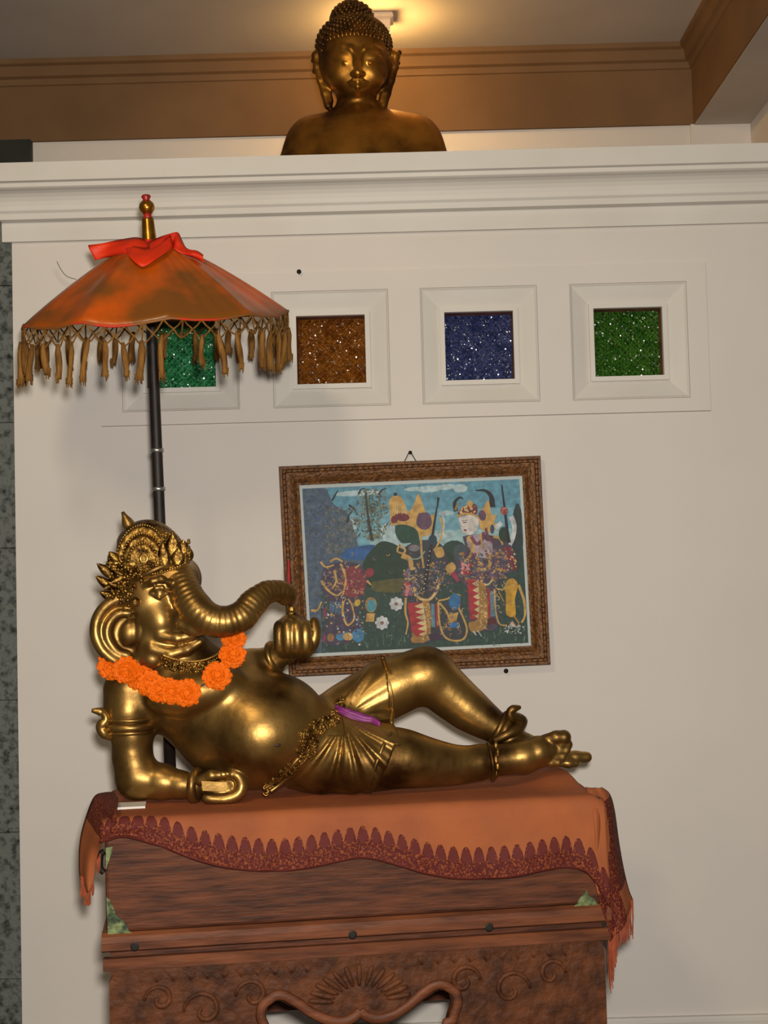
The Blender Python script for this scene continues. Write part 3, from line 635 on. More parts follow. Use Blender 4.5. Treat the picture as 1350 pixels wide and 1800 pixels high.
# belt of curls and beads along the belly
bl = MB(); band = [(596, 1232), (588, 1256), (568, 1268), (545, 1282), (535, 1302), (534, 1320), (518, 1340), (500, 1358), (482, 1374), (466, 1386)]
sp_ = spline([Vector((x, y, 0)) for x, y in band], 8)
for i, q in enumerate(sp_):
    wdt = 22 if q.y < 1325 and q.y > 1262 else 9
    for c_ in range(7 if wdt > 10 else 3):
        x, y = q.x + random.uniform(-wdt * .3, wdt) , q.y + random.uniform(-8, 8); p, n = hit(x, y, .001, bvh2)
        a, b2, n_ = fra(n)
        if random.random() < .5: bl.add(ball(p, random.uniform(2.2, 4.2) * k_, 1))
        else:
            r_ = random.uniform(3, 6) * k_; t0 = random.uniform(0, 6.28)
            bl.add(tube([p + (a * math.cos(t0 + w * .7) + b2 * math.sin(t0 + w * .7)) * r_ * (1 - w * .09) + n_ * .001 for w in range(8)], 1.7 * k_, 5))
tag(bl.build('belt_ornament', gold_d, ST, True), kind='stuff')
for off in (0, 9):
    MB().add(tube(spline([hit(x + off, y + off * .6, -.0005, bvh2)[0] for x, y in band[4:]], 5), .0042, 8)).build('sash_cord', gold, ST, True)
# navel
p, n = hit(487, 1310, -.001); a, b2, n_ = fra(n)
MB().add(ball(p, 5 * k_, 2, (1.3, .5, .6), (EX, EY, EZ))).build('navel', mat('dark_hollow', rgb(46, 26, 12), None, .6), ST, True)
# tablet in the lower fist and thumbnail
tp = [C(354, 1373, D0 - 86 * k_), C(399, 1375, D0 - 86 * k_), C(398, 1392, D0 - 86 * k_), C(356, 1390, D0 - 86 * k_)]
MB().add(slab(tp, EY, .03)).build('tablet', gold, ST)
p, n = hit(393, 1362, .0005); MB().add(ball(p, 6 * k_, 2, (1, .35, .75), (EX, EY, EZ))).build('thumb_nail', gold_b, ST, True)
# pot held in the raised hand
pb = E(513, 1096, -.006); pbw = wor(*pb)
MB().add(lathe([(R(28), R(-14)), (R(29), R(0)), (R(22), R(8)), (R(14), R(14)), (R(9), R(17)), (R(10.5), R(18.5)), (R(9), R(20)), (R(7), R(21)), (R(8.5), R(26)), (R(7), R(31)), (R(3), R(33))], pbw, EZ, 24)).build('pot', gold_d, ST, True)
# bracelets, armlet snake, anklet snake
def loop(c, axis, r, tr, n=28, sq=1., name='bracelet', m=gold, par=ST):
    axis = Vector(axis).normalized(); a, b2, _ = fra(axis); pts = [Vector(c) + (a * math.cos(w) + b2 * math.sin(w) * sq) * r for w in [2 * math.pi * i / n for i in range(n + 1)]]
    return MB().add(tube(pts, tr, 10, False)).build(name, m, par, True)
wE = lambda x, y, d: wor(*E(x, y, d * k_))
loop(wE(344, 1381, -47), wE(344, 1381, -47) - wE(318, 1379, -38), R(23), R(8)); loop(wE(483, 1155, 17), wE(502, 1148, 8) - wE(470, 1161, 26), R(24), R(6))
c0 = wE(229, 1276, -10)
loop(c0, EZ, R(41), R(7), name='armlet'); loop(c0 + EZ * R(12), EZ, R(40), R(4), name='armlet'); loop(c0 - EZ * R(9), EZ, R(39), R(4), name='armlet')
MB().add(tube(spline([wE(196, 1296, -30), wE(184, 1290, -34), wE(178, 1277, -34), wE(186, 1266, -36), wE(184, 1256, -38), wE(176, 1251, -40), wE(161, 1249, -42)], 5), [R(q) for q in np.interp(np.arange(31), [0, 5, 12, 18, 22, 25, 30], [6, 9, 10, 7, 6.5, 7.5, 3])], 10)).build('armlet_snake', gold, ST, True)
ax_ = wE(893, 1291, 12) - wE(865, 1275, 18)
loop(wE(884, 1286, 13), ax_, R(29), R(8), name='anklet'); loop(wE(876, 1281, 14), ax_, R(30), R(6), name='anklet')
MB().add(tube(spline([wE(868, 1302, -16), wE(890, 1292, -22), wE(910, 1280, -14), wE(917, 1268, -4), wE(908, 1262, -10), wE(898, 1260, -16), wE(896, 1252, -18), wE(903, 1246, -18), wE(915, 1243, -16)], 5), [R(q) for q in np.interp(np.arange(41), [0, 8, 15, 22, 30, 35, 40], [6, 10, 11, 9, 7, 7.5, 3])], 10)).build('anklet_snake', gold, ST, True)
loop(wE(862, 1339, -32), wE(880, 1336, -34) - wE(850, 1340, -32), R(30), R(4.5), name='anklet')
lf = MB()
for i in range(5):
    y = 1312 + i * 12; p, n = hit(872 + (i % 2) * 3, y, .001, bvh2); lf.add(ball(p, R(8), 1, (.55, .5, 1.25), (EX, EY, EZ)))
lf.build('anklet_leaves', gold_d, ST, True)
# collar necklace
nk = MB(); row = spline([Vector((x, y, 0)) for x, y in ((288, 1152), (305, 1158), (330, 1162), (355, 1161), (375, 1154), (390, 1144), (402, 1130))], 8)
for i, q in enumerate(row):
    p, n = hit(q.x, q.y, .003); nk.add(ball(p, 2.4 * k_, 1))
tag(nk.build('necklace_beads', gold_b, ST, True), kind='stuff')
nk = MB()
for q in row:
    for c_ in range(6):
        p, n = hit(q.x + random.uniform(-4, 4), q.y + random.uniform(3, 20), .001); nk.add(ball(p, random.uniform(2, 4) * k_, 1))
tag(nk.build('necklace_collar', gold_d, ST, True), kind='stuff')

# crown: dome with arches, band, leaves, finial
CR = SDF((E(190, 0).x, .02, E(0, 1035).z), (E(345, 0).x, .36, E(0, 900).z), .0026)
el(CR, (266, 985, -8), (62, 66, 66), 8, 18)
el(CR, (252, 955, -6), (44, 46, 38), 14, 22)
for sc, r in ((1.0, 5), (.74, 4.5), (.5, 5)):
    arc = [(243 + sc * 46 * math.cos(a) * .9 + 8, 992 - sc * 62 * math.sin(a), 0) for a in np.linspace(math.pi * 1.08, -.05, 14)]
    pts = []
    for x, y, _ in arc:
        rx_ = ((x - 262) / 66) ** 2 + ((y - 982) / 70) ** 2; pts.append((x, y, -8 - 62 * math.sqrt(max(.05, 1 - rx_)), r))
    tb(CR, pts, 4)
sl, X, Y, Z = CR.sub(CR.lo, CR.lo + CR.h * CR.n); a, b2 = E(240, 1022), E(345, 990)
CR.D[sl] = np.maximum(CR.D[sl], ((a.z + (b2.z - a.z) * (X - a.x) / (b2.x - a.x) - Z) + 0 * Y).astype(np.float32))
V_, F_ = CR.mesh(); Vw_ = l2w(V_); mesh('crown', Vw_, F_, gold_d, ST, True)
bvh3 = BVHTree.FromPolygons([Vector(v) for v in Vw_] + [Vector(v) for v in BVw], F_.tolist() + (BF + len(Vw_)).tolist())
cb = MB()
for sc in (1.12, .88, .62):
    for a in np.linspace(math.pi * 1.05, -.05, int(34 * sc)):
        x, y = 251 + sc * 42 * math.cos(a), 992 - sc * 62 * math.sin(a); p, n = hit(x, y, .002, bvh3); cb.add(ball(p, 1.9 * k_, 1))
for i in range(22):
    t = i / 21; p, n = hit(242 + 92 * t, 1014 - 26 * t + 8 * math.sin(t * 3.1) - 4, .002, bvh3); cb.add(ball(p, 2.2 * k_, 1))
tag(cb.build('crown_beads', gold_b, ST, True), kind='stuff')
cb = MB()
for i in range(260):
    t = random.random(); x = 238 + 96 * t; y = 1010 - 28 * t + 8 * math.sin(t * 3.1) - random.uniform(0, 20 + 14 * t); p, n = hit(x, y, .001, bvh3); cb.add(ball(p, random.uniform(1.6, 3.6) * k_, 1))
for i in range(240):
    x, y = random.uniform(284, 336), random.uniform(936, 990)
    if ((x - 262) / 64) ** 2 + ((y - 985) / 62) ** 2 > 1.05: continue
    p, n = hit(x, y, .0005, bvh3); cb.add(ball(p, random.uniform(1.6, 3.4) * k_, 1))
tag(cb.build('crown_filigree', gold_d, ST, True), kind='stuff')
cb = [hit(240, 1017, .001, bvh3)[0], hit(262, 1006, .001, bvh3)[0], hit(285, 996, .001, bvh3)[0], hit(308, 990, .001, bvh3)[0], hit(330, 987, .001, bvh3)[0]]
MB().add(tube(spline(cb, 6), R(5), 8)).build('crown_band', gold, ST, True)
fax = wE(217, 903, -8) - wE(232, 935, -8)
MB().add(lathe([(R(12), 0), (R(15), R(4)), (R(10), R(9)), (R(11), R(14)), (R(9), R(20)), (R(5), R(28)), (R(2.5), R(36))], wE(231, 933, -8), fax, 16)).build('crown_finial', gold, ST, True)
# front leaf and medallion
def leaf(base, tip, wd, d, th=5): 
    a, b2 = wE(base[0], base[1], d), wE(tip[0], tip[1], d); L_ = (b2 - a).length; up = (b2 - a).normalized(); sd = up.cross(EY).normalized()
    V = []; n = 9
    for i in range(n):
        t = i / (n - 1); w = wd * k_ * math.sin(math.pi * (t * .82 + .18)) ** .8 if t < 1 else 0
        for s, y in ((-1, 0), (-.5, -th * .6), (0, -th), (.5, -th * .6), (1, 0), (0, th * .5)):
            V.append(a + up * (L_ * t) + sd * (w * s) + EY * (y * k_ * (1 - t * .6)) - EY * (6 * k_ * t * t))
    Fc = []
    for i in range(n - 1):
        for j in range(6): Fc.append((i * 6 + j, i * 6 + (j + 1) % 6, (i + 1) * 6 + (j + 1) % 6, (i + 1) * 6 + j))
    return V, Fc
lfm = MB()
for base, tip, wd, d in (((305, 990), (303, 938), 15, -66), ((322, 988), (322, 948), 12, -48), ((290, 994), (286, 955), 11, -72), ((332, 985), (333, 962), 8, -30), ((312, 992), (314, 964), 12, -78)): lfm.add(leaf(base, tip, wd, d))
lfm.build('crown_front_leaves', gold_d, ST, True)
p, n = hit(253, 982, .002, bvh3); a, b2, n_ = fra(n)
MB().add(tube([p + (a * math.cos(w) + b2 * math.sin(w)) * R(6) for w in np.linspace(0, 6.2832, 17)], R(2.2), 6, False)).build('crown_medallion', gold_b, ST, True)
# ear-side ornament of spiky leaves
so = MB()
for i in range(34):
    t = random.random(); x = 196 + 46 * random.random(); y = 985 + 78 * t; a_ = math.radians(random.uniform(105, 215)); ln = random.uniform(12, 26)
    so.add(leaf((x, y), (x + ln * math.cos(a_), y - ln * math.sin(a_)), random.uniform(4, 7), random.uniform(-62, -20), 4))
for (b_, t_) in (((200, 1015), (170, 990)), ((198, 1035), (168, 1012)), ((202, 1052), (175, 1040)), ((205, 1060), (182, 1056)), ((205, 1000), (190, 975))): so.add(leaf(b_, t_, 8, -36, 5))
so.build('side_ornament', gold_d, ST, True)
so = MB()
for i in range(150):
    x, y = random.gauss(226, 15), random.gauss(1028, 20)
    if not (185 < x < 262 and 985 < y < 1066): continue
    so.add(ball(wE(x, y, random.uniform(-72, -50)), random.uniform(2, 4.5) * k_, 1))
so.add(ball(wE(238, 1058, -72), R(9), 2)); tag(so.build('side_ornament_beads', gold_d, ST, True), kind='stuff')
MB().add(ball(wE(222, 1030, -26), R(32), 2, (1, .7, 1.1))).build('side_ornament_base', gold_d, ST, True)
sh = MB().add(box(loc(C(206, 1409, .13)).x, loc(C(256, 1409, .13)).x, .10, .16, ZT + .0042, ZT + .0085, wor)).build('paper_shim', whitem); tag(sh, 'small white card wedged under the statue elbow', 'card')

# ------------------------------------------------------------------ garland, ribbon, incense stick
GA = empty('marigold_garland', hit(300, 1225, .01, bvh2)[0], 'orange marigold flower garland around the statue neck', 'garland')
def marigold():
    V = []; Fc = []
    for k, (n, el_, ln, w) in enumerate(((16, 2, 1.0, .24), (15, 22, 1.0, .24), (13, 42, .96, .23), (10, 60, .9, .22), (6, 76, .85, .2), (15, -20, .95, .24))):
        for i in range(n):
            a = 2 * math.pi * (i + .5 * (k % 2)) / n + random.uniform(-.1, .1); e = math.radians(el_ + random.uniform(-7, 7)); d = Vector((math.cos(a) * math.cos(e), math.sin(a) * math.cos(e), math.sin(e))); s = Vector((-math.sin(a), math.cos(a), 0)); u_ = s.cross(d)
            l_ = ln * random.uniform(.88, 1.06); b = len(V)
            V += [d * .35 - s * w * .4, d * .35 + s * w * .4, d * l_ * .8 + s * w - u_ * .06, d * l_ + s * w * .45 + u_ * .08, d * l_ * 1.02 - s * w * .45 - u_ * .04, d * l_ * .82 - s * w + u_ * .06]
            Fc += [(b, b + 1, b + 2, b + 5), (b + 5, b + 2, b + 3, b + 4)]
    bV, bF = ball((0, 0, 0), .74, 2); b = len(V); V += bV; Fc += [tuple(q + b for q in f) for f in bF]
    return V, Fc
fme = None
fl_ = [(197, 1170, 25), (222, 1178, 24), (245, 1188, 25), (263, 1202, 23), (282, 1213, 23), (303, 1216, 22), (328, 1218, 24), (381, 1188, 25), (409, 1152, 23), (411, 1122, 21)]
for i, (x, y, r) in enumerate(fl_):
    p, n = hit(x, y, .010, bvh2)
    if i == 0: p = C(x, y, D0 - .045)
    if i >= 8: p = C(x, y, D0 - .092)
    if fme is None:
        V, Fc = marigold(); me = bpy.data.meshes.new('marigold_flower'); me.from_pydata([tuple(v) for v in V], [], Fc); me.materials.append(mari); fme = me
    o = bpy.data.objects.new('marigold_flower', fme); COL.objects.link(o); o.parent = GA
    nn = (Vector(n) * .4 - ray(x, y).normalized()).normalized()
    q = nn.to_track_quat('Z', 'Y').to_matrix().to_4x4() @ Matrix.Rotation(random.uniform(0, 6), 4, 'Z')
    o.matrix_local = Matrix.Translation(p - Vector(GA['_o'])) @ q @ Matrix.Scale(r * k_, 4)
MB().add(tube(spline([hit(x, y, .004, bvh2)[0] if 0 < i < 8 else C(x, y, D0 - .05 if i == 0 else D0 - .085) for i, (x, y, r) in enumerate(fl_)], 5), .0016, 5)).build('thread', threadm, GA)
pts = [hit(x, y, .005, bvh2)[0] for x, y in ((590, 1243), (605, 1252), (622, 1260), (640, 1266), (655, 1268), (668, 1274))]
rb = MB()
for o_ in (-5, 0, 5): rb.add(tube(spline([p + EZ * (o_ * k_ * (1 - abs(i - 2.5) * .2)) for i, p in enumerate(pts)], 5), [R(6.5) * math.sin(math.pi * (i + 3) / 31) for i in range(26)], 8))
rb = rb.build('purple_ribbon', purp, None, True); tag(rb, 'twisted purple ribbon tied across the statue lap', 'ribbon')
st = MB().add(tube([C(509, 1072, D0 - .004), C(508, 1040, D0 - .006), C(507, 985, D0 - .008)], [.0042, .0038, .0022], 8)).build('incense_stick', incense); tag(st, 'thin red incense stick standing in the statue raised pot', 'incense stick')

# ------------------------------------------------------------------ ceremonial umbrella
UD = .33
u0, u1 = C(268, 600, UD), C(299, 1345, UD); ud = (u1 - u0).normalized(); foot = u0 + ud * ((ZT + .0055 - u0.z) / ud.z)
UM = empty('ceremonial_umbrella', foot, 'orange satin ceremonial umbrella with gold finial and knotted tassels beside the statue', 'umbrella')
hd = (P(508, 545, u0.y) - P(38, 570, u0.y)); RU = hd.length / 2; hd.normalize(); rc = P(273, 558, u0.y)
rr_ = ray(273, 558).normalized(); axu = hd.cross(rr_).normalized(); axu = axu if axu.z > 0 else -axu
axu = Matrix.Rotation(math.radians(0.4), 3, hd) @ axu
bk = axu.cross(hd).normalized(); HU = .165; apex = rc + axu * HU
pt = rc + axu * (HU - .02); 
MB().add(tube([foot, foot.lerp(u0, .5), u0, pt], [.0125, .0118, .011, .0095], 14)).build('pole', polem, UM, True)
for y in (792, 860, 938):
    p = u0 + ud * ((C(275, y, UD).z - u0.z) / ud.z); MB().add(tube([p - ud * .004, p + ud * .004], .0142, 14)).build('silver_ring', silver, UM, True)
NR = 10
def canopy_pt(t, th, off=0):
    s = abs(math.sin(th * NR / 2 + .35)); sag = (1 - s) if False else s
    r = RU * t * (1 - .03 * sag * t); h = HU * (1 - t ** 1.32) - .010 * sag * t + .0016 * math.sin(th * 38 + 2 * math.sin(th * 7)) * t * (1.15 - t) - .004 * noise.noise(Vector((math.cos(th) * 3, math.sin(th) * 3, t * 2))) * t
    return rc + axu * (h + off) + (hd * math.cos(th) + bk * math.sin(th)) * r
V = []; UVc = []; nt_, nth = 18, 320
for i in range(nth):
    for j in range(nt_): t = .02 + .98 * j / (nt_ - 1); V.append(canopy_pt(t, 2 * math.pi * i / nth))
Fc = [(i * nt_ + j, i * nt_ + j + 1, ((i + 1) % nth) * nt_ + j + 1, ((i + 1) % nth) * nt_ + j) for i in range(nth) for j in range(nt_ - 1)]
can = mesh('canopy', V, Fc, canop, UM, True); cbvh = BVHTree.FromPolygons([Vector(v) for v in V], Fc)
sm = can.modifiers.new('thickness', 'SOLIDIFY'); sm.thickness = .0012; sm.offset = 0
MB().add(tube([canopy_pt(1, 2 * math.pi * i / 120) for i in range(121)], .0028, 6, False, flat=(1, 1))).build('red_hem', rimred, can, True)
for k in range(NR):
    th = (2 * math.pi * k - .7) / NR
    MB().add(tube([canopy_pt(t, th, -.009) for t in (.05, .3, .55, .8, .97)], .0022, 5)).build('rib', polem, UM)
    MB().add(tube([canopy_pt(.55, th, -.012), rc + axu * (-.01)], .0018, 5)).build('strut', polem, UM)
# finial
MB().add(lathe([(.017, 0), (.0155, .004), (.0125, .052), (.0115, .054)], apex - axu * .012, axu, 20)).build('finial_stem', finm, UM, True)
MB().add(lathe([(.0115, 0), (.008, .004), (.0095, .010)], apex + axu * .042, axu, 18)).build('finial_collar', redp, UM, True)
MB().add(lathe([(.0095, 0), (.0155, .007), (.0168, .014), (.0145, .021), (.0085, .027)], apex + axu * .051, axu, 20)).build('finial_ball', finm, UM, True)
MB().add(lathe([(.0075, 0), (.007, .003), (.0105, .009), (.0075, .013), (.003, .014)], apex + axu * .077, axu, 16)).build('finial_tip', redp, UM, True)
# knotted fringe: net and tassels
NT = 46; net = MB(); K0 = []; K1 = []; K2 = []
dn = Vector((0, 0, -1))
for k in range(NT * 2):
    th = 2 * math.pi * k / (NT * 2); K0.append(canopy_pt(1.0, th))
for k in range(NT):
    j = random.uniform(-.003, .003)
    K1.append(canopy_pt(1.0, 2 * math.pi * (k + .5) / NT) + dn * (.021 + j)); K2.append(canopy_pt(1.0, 2 * math.pi * k / NT) + dn * (.040 + j) + hd * random.uniform(-.006, .006))
def strand(a, b): net.add(tube([a, (a + b) / 2 + dn * .002, b], .0016, 4))
for k in range(NT):
    strand(K0[2 * k], K1[k]); strand(K0[(2 * k + 2) % (2 * NT)], K1[k]); strand(K1[k], K2[k]); strand(K1[k], K2[(k + 1) % NT])
    if k % 2: strand(K0[2 * k], K2[k])
ne = net.build('fringe_net', tassm, UM); ne['kind'] = 'stuff'
def tassel(top, Lg, r):
    pts = []; rad = []; w = random.uniform(0, 6); lean = random.uniform(-.12, .12)
    for i in range(9):
        t = i / 8; pts.append(top + dn * (Lg * t) + hd * (lean * Lg * t + .0022 * math.sin(w + t * 4)) + bk * (.0022 * math.cos(w + t * 4))); rad.append(r * (.55 + .5 * min(1, t * 4) + .18 * math.sin(t * 7 + w) * t) * (1 if t < .95 else 1.12))
    b = MB().add(tube(pts, rad, 7))
    for q in range(5):
        e = pts[-1] + hd * random.uniform(-r, r) + bk * random.uniform(-r, r) * .6; b.add(tube([e + EZ * .012, e + dn * random.uniform(.004, .010)], [.0022, .0008], 4))
    return b
for k in range(NT):
    if random.random() < .12: continue
    tassel(K2[k] + EZ * .009, random.uniform(.056, .084), random.uniform(.005, .0075)).build('tassel', tassm, UM, True)
# red scarf knotted round the top
def ribbon(top, bot, off, name):
    n = len(top)
    def pos(x, y):
        h = cbvh.ray_cast(CAM, ray(x, y).normalized()); lim = P(x, y, apex.y - .035)
        if h[0] is None: return lim
        return h[0] - ray(x, y).normalized() * off
    Tp = spline([pos(*p) for p in top], 4); Bt = spline([pos(*p) for p in bot], 4); V = []
    m = min(len(Tp), len(Bt)); nr = 6
    for i in range(m):
        for j in range(nr):
            s = j / (nr - 1); V.append(Tp[i].lerp(Bt[i], s) + bk * (-.004 * math.sin(s * 7 + i * .5) - .006 * math.sin(math.pi * s)))
    o = mesh(name, V, gridf(m, nr), scarf, SC, True); md = o.modifiers.new('thickness', 'SOLIDIFY'); md.thickness = .0015; return o
SC = empty('red_scarf', apex - axu * .03, 'bright red satin scarf knotted around the umbrella top', 'scarf')
ribbon([(155, 432), (180, 428), (210, 422), (240, 418), (262, 424)], [(168, 458), (190, 452), (215, 447), (238, 448), (258, 456)], .010, 'scarf_tail')
ribbon([(220, 430), (240, 434), (258, 436), (280, 428), (300, 414)], [(226, 450), (240, 464), (252, 469), (275, 456), (305, 436)], .022, 'scarf_drape')
ribbon([(262, 426), (285, 416), (310, 408), (318, 420), (328, 437), (345, 441), (357, 449)], [(268, 452), (290, 440), (302, 430), (306, 438), (320, 446), (340, 452), (359, 462)], .016, 'scarf_tail')
MB().add(tube([rc + axu * (HU - .014) + (hd * math.cos(a) + bk * math.sin(a)) * .034 + axu * (.003 * math.sin(3 * a)) for a in np.linspace(0, 6.2832, 25)], .012, 8, False, flat=(.7, 1))).build('scarf_wrap', scarf, SC, True)
MB().add(tube(spline([P(100, 460, u0.y - .05), P(108, 475, u0.y - .05), P(118, 486, u0.y - .05), P(134, 491, u0.y - .03)], 5), .0006, 4)).build('loose_thread', polem, UM)

# ------------------------------------------------------------------ framed painting
YP = -.026
oc = [P(x, y, YP) for x, y in ((490, 820), (950, 801), (968, 1168), (508, 1190))]; ic = [P(x, y, YP + .006) for x, y in ((526, 853), (918, 836), (934, 1135), (543, 1155))]
PF = empty('framed_painting', (oc[2] + oc[3]) / 2 + Vector((0, .012, 0)), 'framed painting of figures in gold dress hanging on the white wall', 'painting')
for i in range(4):
    A, B2, a, b = oc[i], oc[(i + 1) % 4], ic[i], ic[(i + 1) % 4]; pr = [(0, .022), (0, 0), (.05, -.004), (.16, -.004), (.2, .001), (.3, .001), (.36, -.003), (.52, -.001), (.7, .003), (.78, .001), (.88, .004), (1, .006), (1, .018)]
    V = []
    for s, dy in pr:
        for (p, q) in ((A, a), (B2, b)): w = p.lerp(q, s); V.append(Vector((w.x, YP + dy, w.z)))
    side = mesh('frame_side', V, [(2 * k, 2 * k + 1, 2 * k + 3, 2 * k + 2) for k in range(len(pr) - 1)], framem, PF)
    bd = MB(); n = 46 if i % 2 == 0 else 36
    for k in range(n):
        t = (k + .5) / n; p = A.lerp(B2, t).lerp(a.lerp(b, t), .25); bd.add(ball((p.x, YP - .0, p.z), .0026, 1))
    bo = bd.build('beading', framem, side, True); bo['kind'] = 'stuff'
lc = [P(x, y, YP + .01) for x, y in ((531, 859), (913, 842), (929, 1130), (548, 1149))]
V = []
for o2, dy in ((ic, .010), (lc, .012)): V += [Vector((p.x, YP + dy, p.z)) for p in o2]
mesh('liner', V, [(i, (i + 1) % 4, 4 + (i + 1) % 4, 4 + i) for i in range(4)], framel, PF)
YC = YP + .0125
def pp(X, Y, lay): return P(480 + X / 2.7, 780 + Y / 2.7, YC - .00002 * lay)
pm_cache = {}
def pmat(c):
    if c not in pm_cache:
        pm_cache[c] = mat('paint_%d' % len(pm_cache), rgb(*c), rgb(*[int(q * .72) for q in c]), .55, scale=70, detail=4, lo=.35, hi=.75, spec=.3)
    return pm_cache[c]
LAY = [1]
class Art:
    def __init__(s): s.b = MB(); s.ms = []
    def _m(s, c):
        if c not in s.ms: s.ms.append(c)
        return s.ms.index(c)
    def poly(s, pts, c, sm=False, scat=False):
        LAY[0] += 1
        if sm:
            q = [Vector((x, y, 0)) for x, y in pts]; q = spline(q + [q[0]], 5)[:-1]; pts = [(v.x, v.y) for v in q]
        V = [pp(x, y, LAY[0]) for x, y in pts]; s.b.add((V, [tuple(range(len(V)))]), s._m(c))
    def ell(s, x, y, a, b, c, rot=0, n=14, same=False):
        if not same: LAY[0] += 1
        r = math.radians(rot); V = []
        for i in range(n):
            w = 2 * math.pi * i / n; u_, v_ = a * math.cos(w), b * math.sin(w); V.append(pp(x + u_ * math.cos(r) - v_ * math.sin(r), y + u_ * math.sin(r) + v_ * math.cos(r), LAY[0]))
        s.b.add((V, [tuple(range(n))]), s._m(c))
    def stroke(s, pts, w, c, w2=None, st=1):
        LAY[0] += st; q = spline([Vector((x, y, 0)) for x, y in pts], 5); w2 = w if w2 is None else w2; V = []; n = len(q)
        for i, p in enumerate(q):
            d = (q[min(i + 1, n - 1)] - q[max(i - 1, 0)]).normalized(); ww = (w + (w2 - w) * i / (n - 1)) / 2; V += [pp(p.x - d.y * ww, p.y + d.x * ww, LAY[0]), pp(p.x + d.y * ww, p.y - d.x * ww, LAY[0])]
        s.b.add((V, [(2 * i, 2 * i + 1, 2 * i + 3, 2 * i + 2) for i in range(n - 1)]), s._m(c))
    def dots(s, n, x0, x1, y0, y1, r0, r1, cols, asp=1):
        for c in cols:
            LAY[0] += 1
            for i in range(n // len(cols)): r = random.uniform(r0, r1); s.ell(random.uniform(x0, x1), random.uniform(y0, y1), r, r * asp, c, random.uniform(0, 180), 7, True); LAY[0] += .02
    def build(s, name): return s.b.build(name, [pmat(c) for c in s.ms], PF)
GD, GD2, CR_, RD, MR, PU, NV, BL, TL, DG, MG, WH, BK = (196, 156, 84), (160, 118, 56), (206, 186, 136), (166, 36, 46), (108, 38, 50), (98, 70, 92), (34, 44, 66), (40, 108, 160), (74, 150, 164), (24, 54, 38), (48, 84, 44), (196, 200, 202), (26, 30, 36)
A = Art()      # backdrop
A.poly([(126, 196), (1184, 152), (1222, 952), (166, 1008)], (38, 66, 58))
A.poly([(128, 198), (1184, 154), (1198, 500), (430, 530), (150, 600)], (92, 148, 170)); A.poly([(300, 330), (1190, 300), (1196, 480), (440, 520)], (110, 164, 182)); A.poly([(480, 420), (1190, 400), (1196, 500), (440, 530)], (152, 186, 190))
for x, y, a, b in ((740, 215, 60, 16), (820, 205, 50, 14), (890, 212, 34, 20), (400, 235, 110, 14), (560, 460, 44, 40), (545, 410, 36, 34), (380, 385, 18, 36), (780, 440, 60, 14), (820, 330, 36, 12), (670, 215, 50, 10)): A.ell(x, y, a, b, (170, 194, 200), -3)
A.poly([(140, 215), (240, 205), (290, 290), (350, 330), (390, 430), (410, 500), (460, 530), (420, 600), (240, 620), (230, 1000), (170, 1004)], (74, 92, 112), True)
A.dots(420, 145, 260, 215, 990, 4, 10, ((92, 108, 136), (58, 76, 96), (86, 100, 104), (66, 88, 128)), .5); A.dots(260, 250, 400, 300, 520, 4, 10, ((96, 104, 98), (70, 84, 78), (112, 112, 108)), .5)
A.poly([(340, 500), (480, 480), (470, 545), (330, 545)], (40, 92, 150), True)
A.poly([(470, 500), (520, 462), (600, 490), (650, 560), (650, 700), (480, 700), (420, 610), (440, 540)], DG, True); A.ell(860, 520, 66, 62, (34, 62, 50)); A.ell(890, 520, 34, 46, (62, 78, 84)); A.ell(1160, 440, 28, 160, (36, 56, 56)); A.ell(800, 560, 60, 60, DG)
A.poly([(470, 655), (630, 640), (630, 700), (480, 700)], (88, 84, 40), True)
A.dots(120, 400, 540, 220, 450, 5, 17, ((84, 92, 72), (112, 116, 92), (60, 72, 62), (130, 130, 110)), .28)
for i in range(170):
    x, y = random.gauss(462, 34), random.uniform(220, 460); a_ = random.uniform(0, 6.28); l_ = random.uniform(12, 26)
    A.stroke([(x, y), (x + l_ * .5 * math.cos(a_), y + l_ * .5 * math.sin(a_) - 3), (x + l_ * math.cos(a_), y + l_ * math.sin(a_) + 4)], 6, random.choice(((96, 102, 78), (74, 84, 66), (120, 122, 100), (56, 66, 58))), 1, .1)
A.stroke([(440, 230), (450, 340), (470, 460)], 8, (48, 52, 44), 14)
for p in ([(280, 270), (300, 235), (310, 220)], [(360, 290), (385, 310), (395, 330)], [(405, 240), (420, 215), (440, 215)], [(500, 240), (520, 218), (540, 212)], [(352, 375), (362, 335), (376, 322)]): A.stroke(p, 9, BK, 3)
A.dots(520, 240, 1200, 700, 960, 3, 9, ((46, 82, 52), (30, 56, 44), (70, 98, 66), (58, 70, 40), (88, 108, 90)), .3)
for i in range(90):
    x = random.uniform(200, 1200); y = random.uniform(900, 965) + (700 - x) * .04; A.stroke([(x, y), (x + random.uniform(-8, 8), y - 26)], 3, random.choice(((96, 122, 100), (60, 100, 60), (120, 134, 116))), 1, .1)
A.build('painted_backdrop')
for fx, fy in ((585, 760), (517, 850)):
    A = Art()
    for k in range(8): A.ell(fx + 20 * math.cos(k * .785), fy + 20 * math.sin(k * .785), 14, 11, WH, k * 45)
    A.ell(fx, fy, 9, 9, (128, 104, 100)); A.build('painted_flower')
A = Art()      # kneeling figure on the left
A.poly([(240, 580), (330, 560), (420, 580), (450, 650), (420, 730), (400, 800), (420, 900), (300, 960), (240, 920), (270, 780), (230, 680)], (66, 58, 80), True)
A.poly([(330, 600), (380, 580), (430, 610), (440, 680), (400, 725), (340, 720), (325, 660)], (124, 48, 58), True); A.dots(40, 335, 430, 600, 715, 4, 12, ((150, 66, 70), (92, 34, 44), (170, 110, 90)), .4)
A.ell(458, 612, 20, 24, (140, 44, 56), 30)
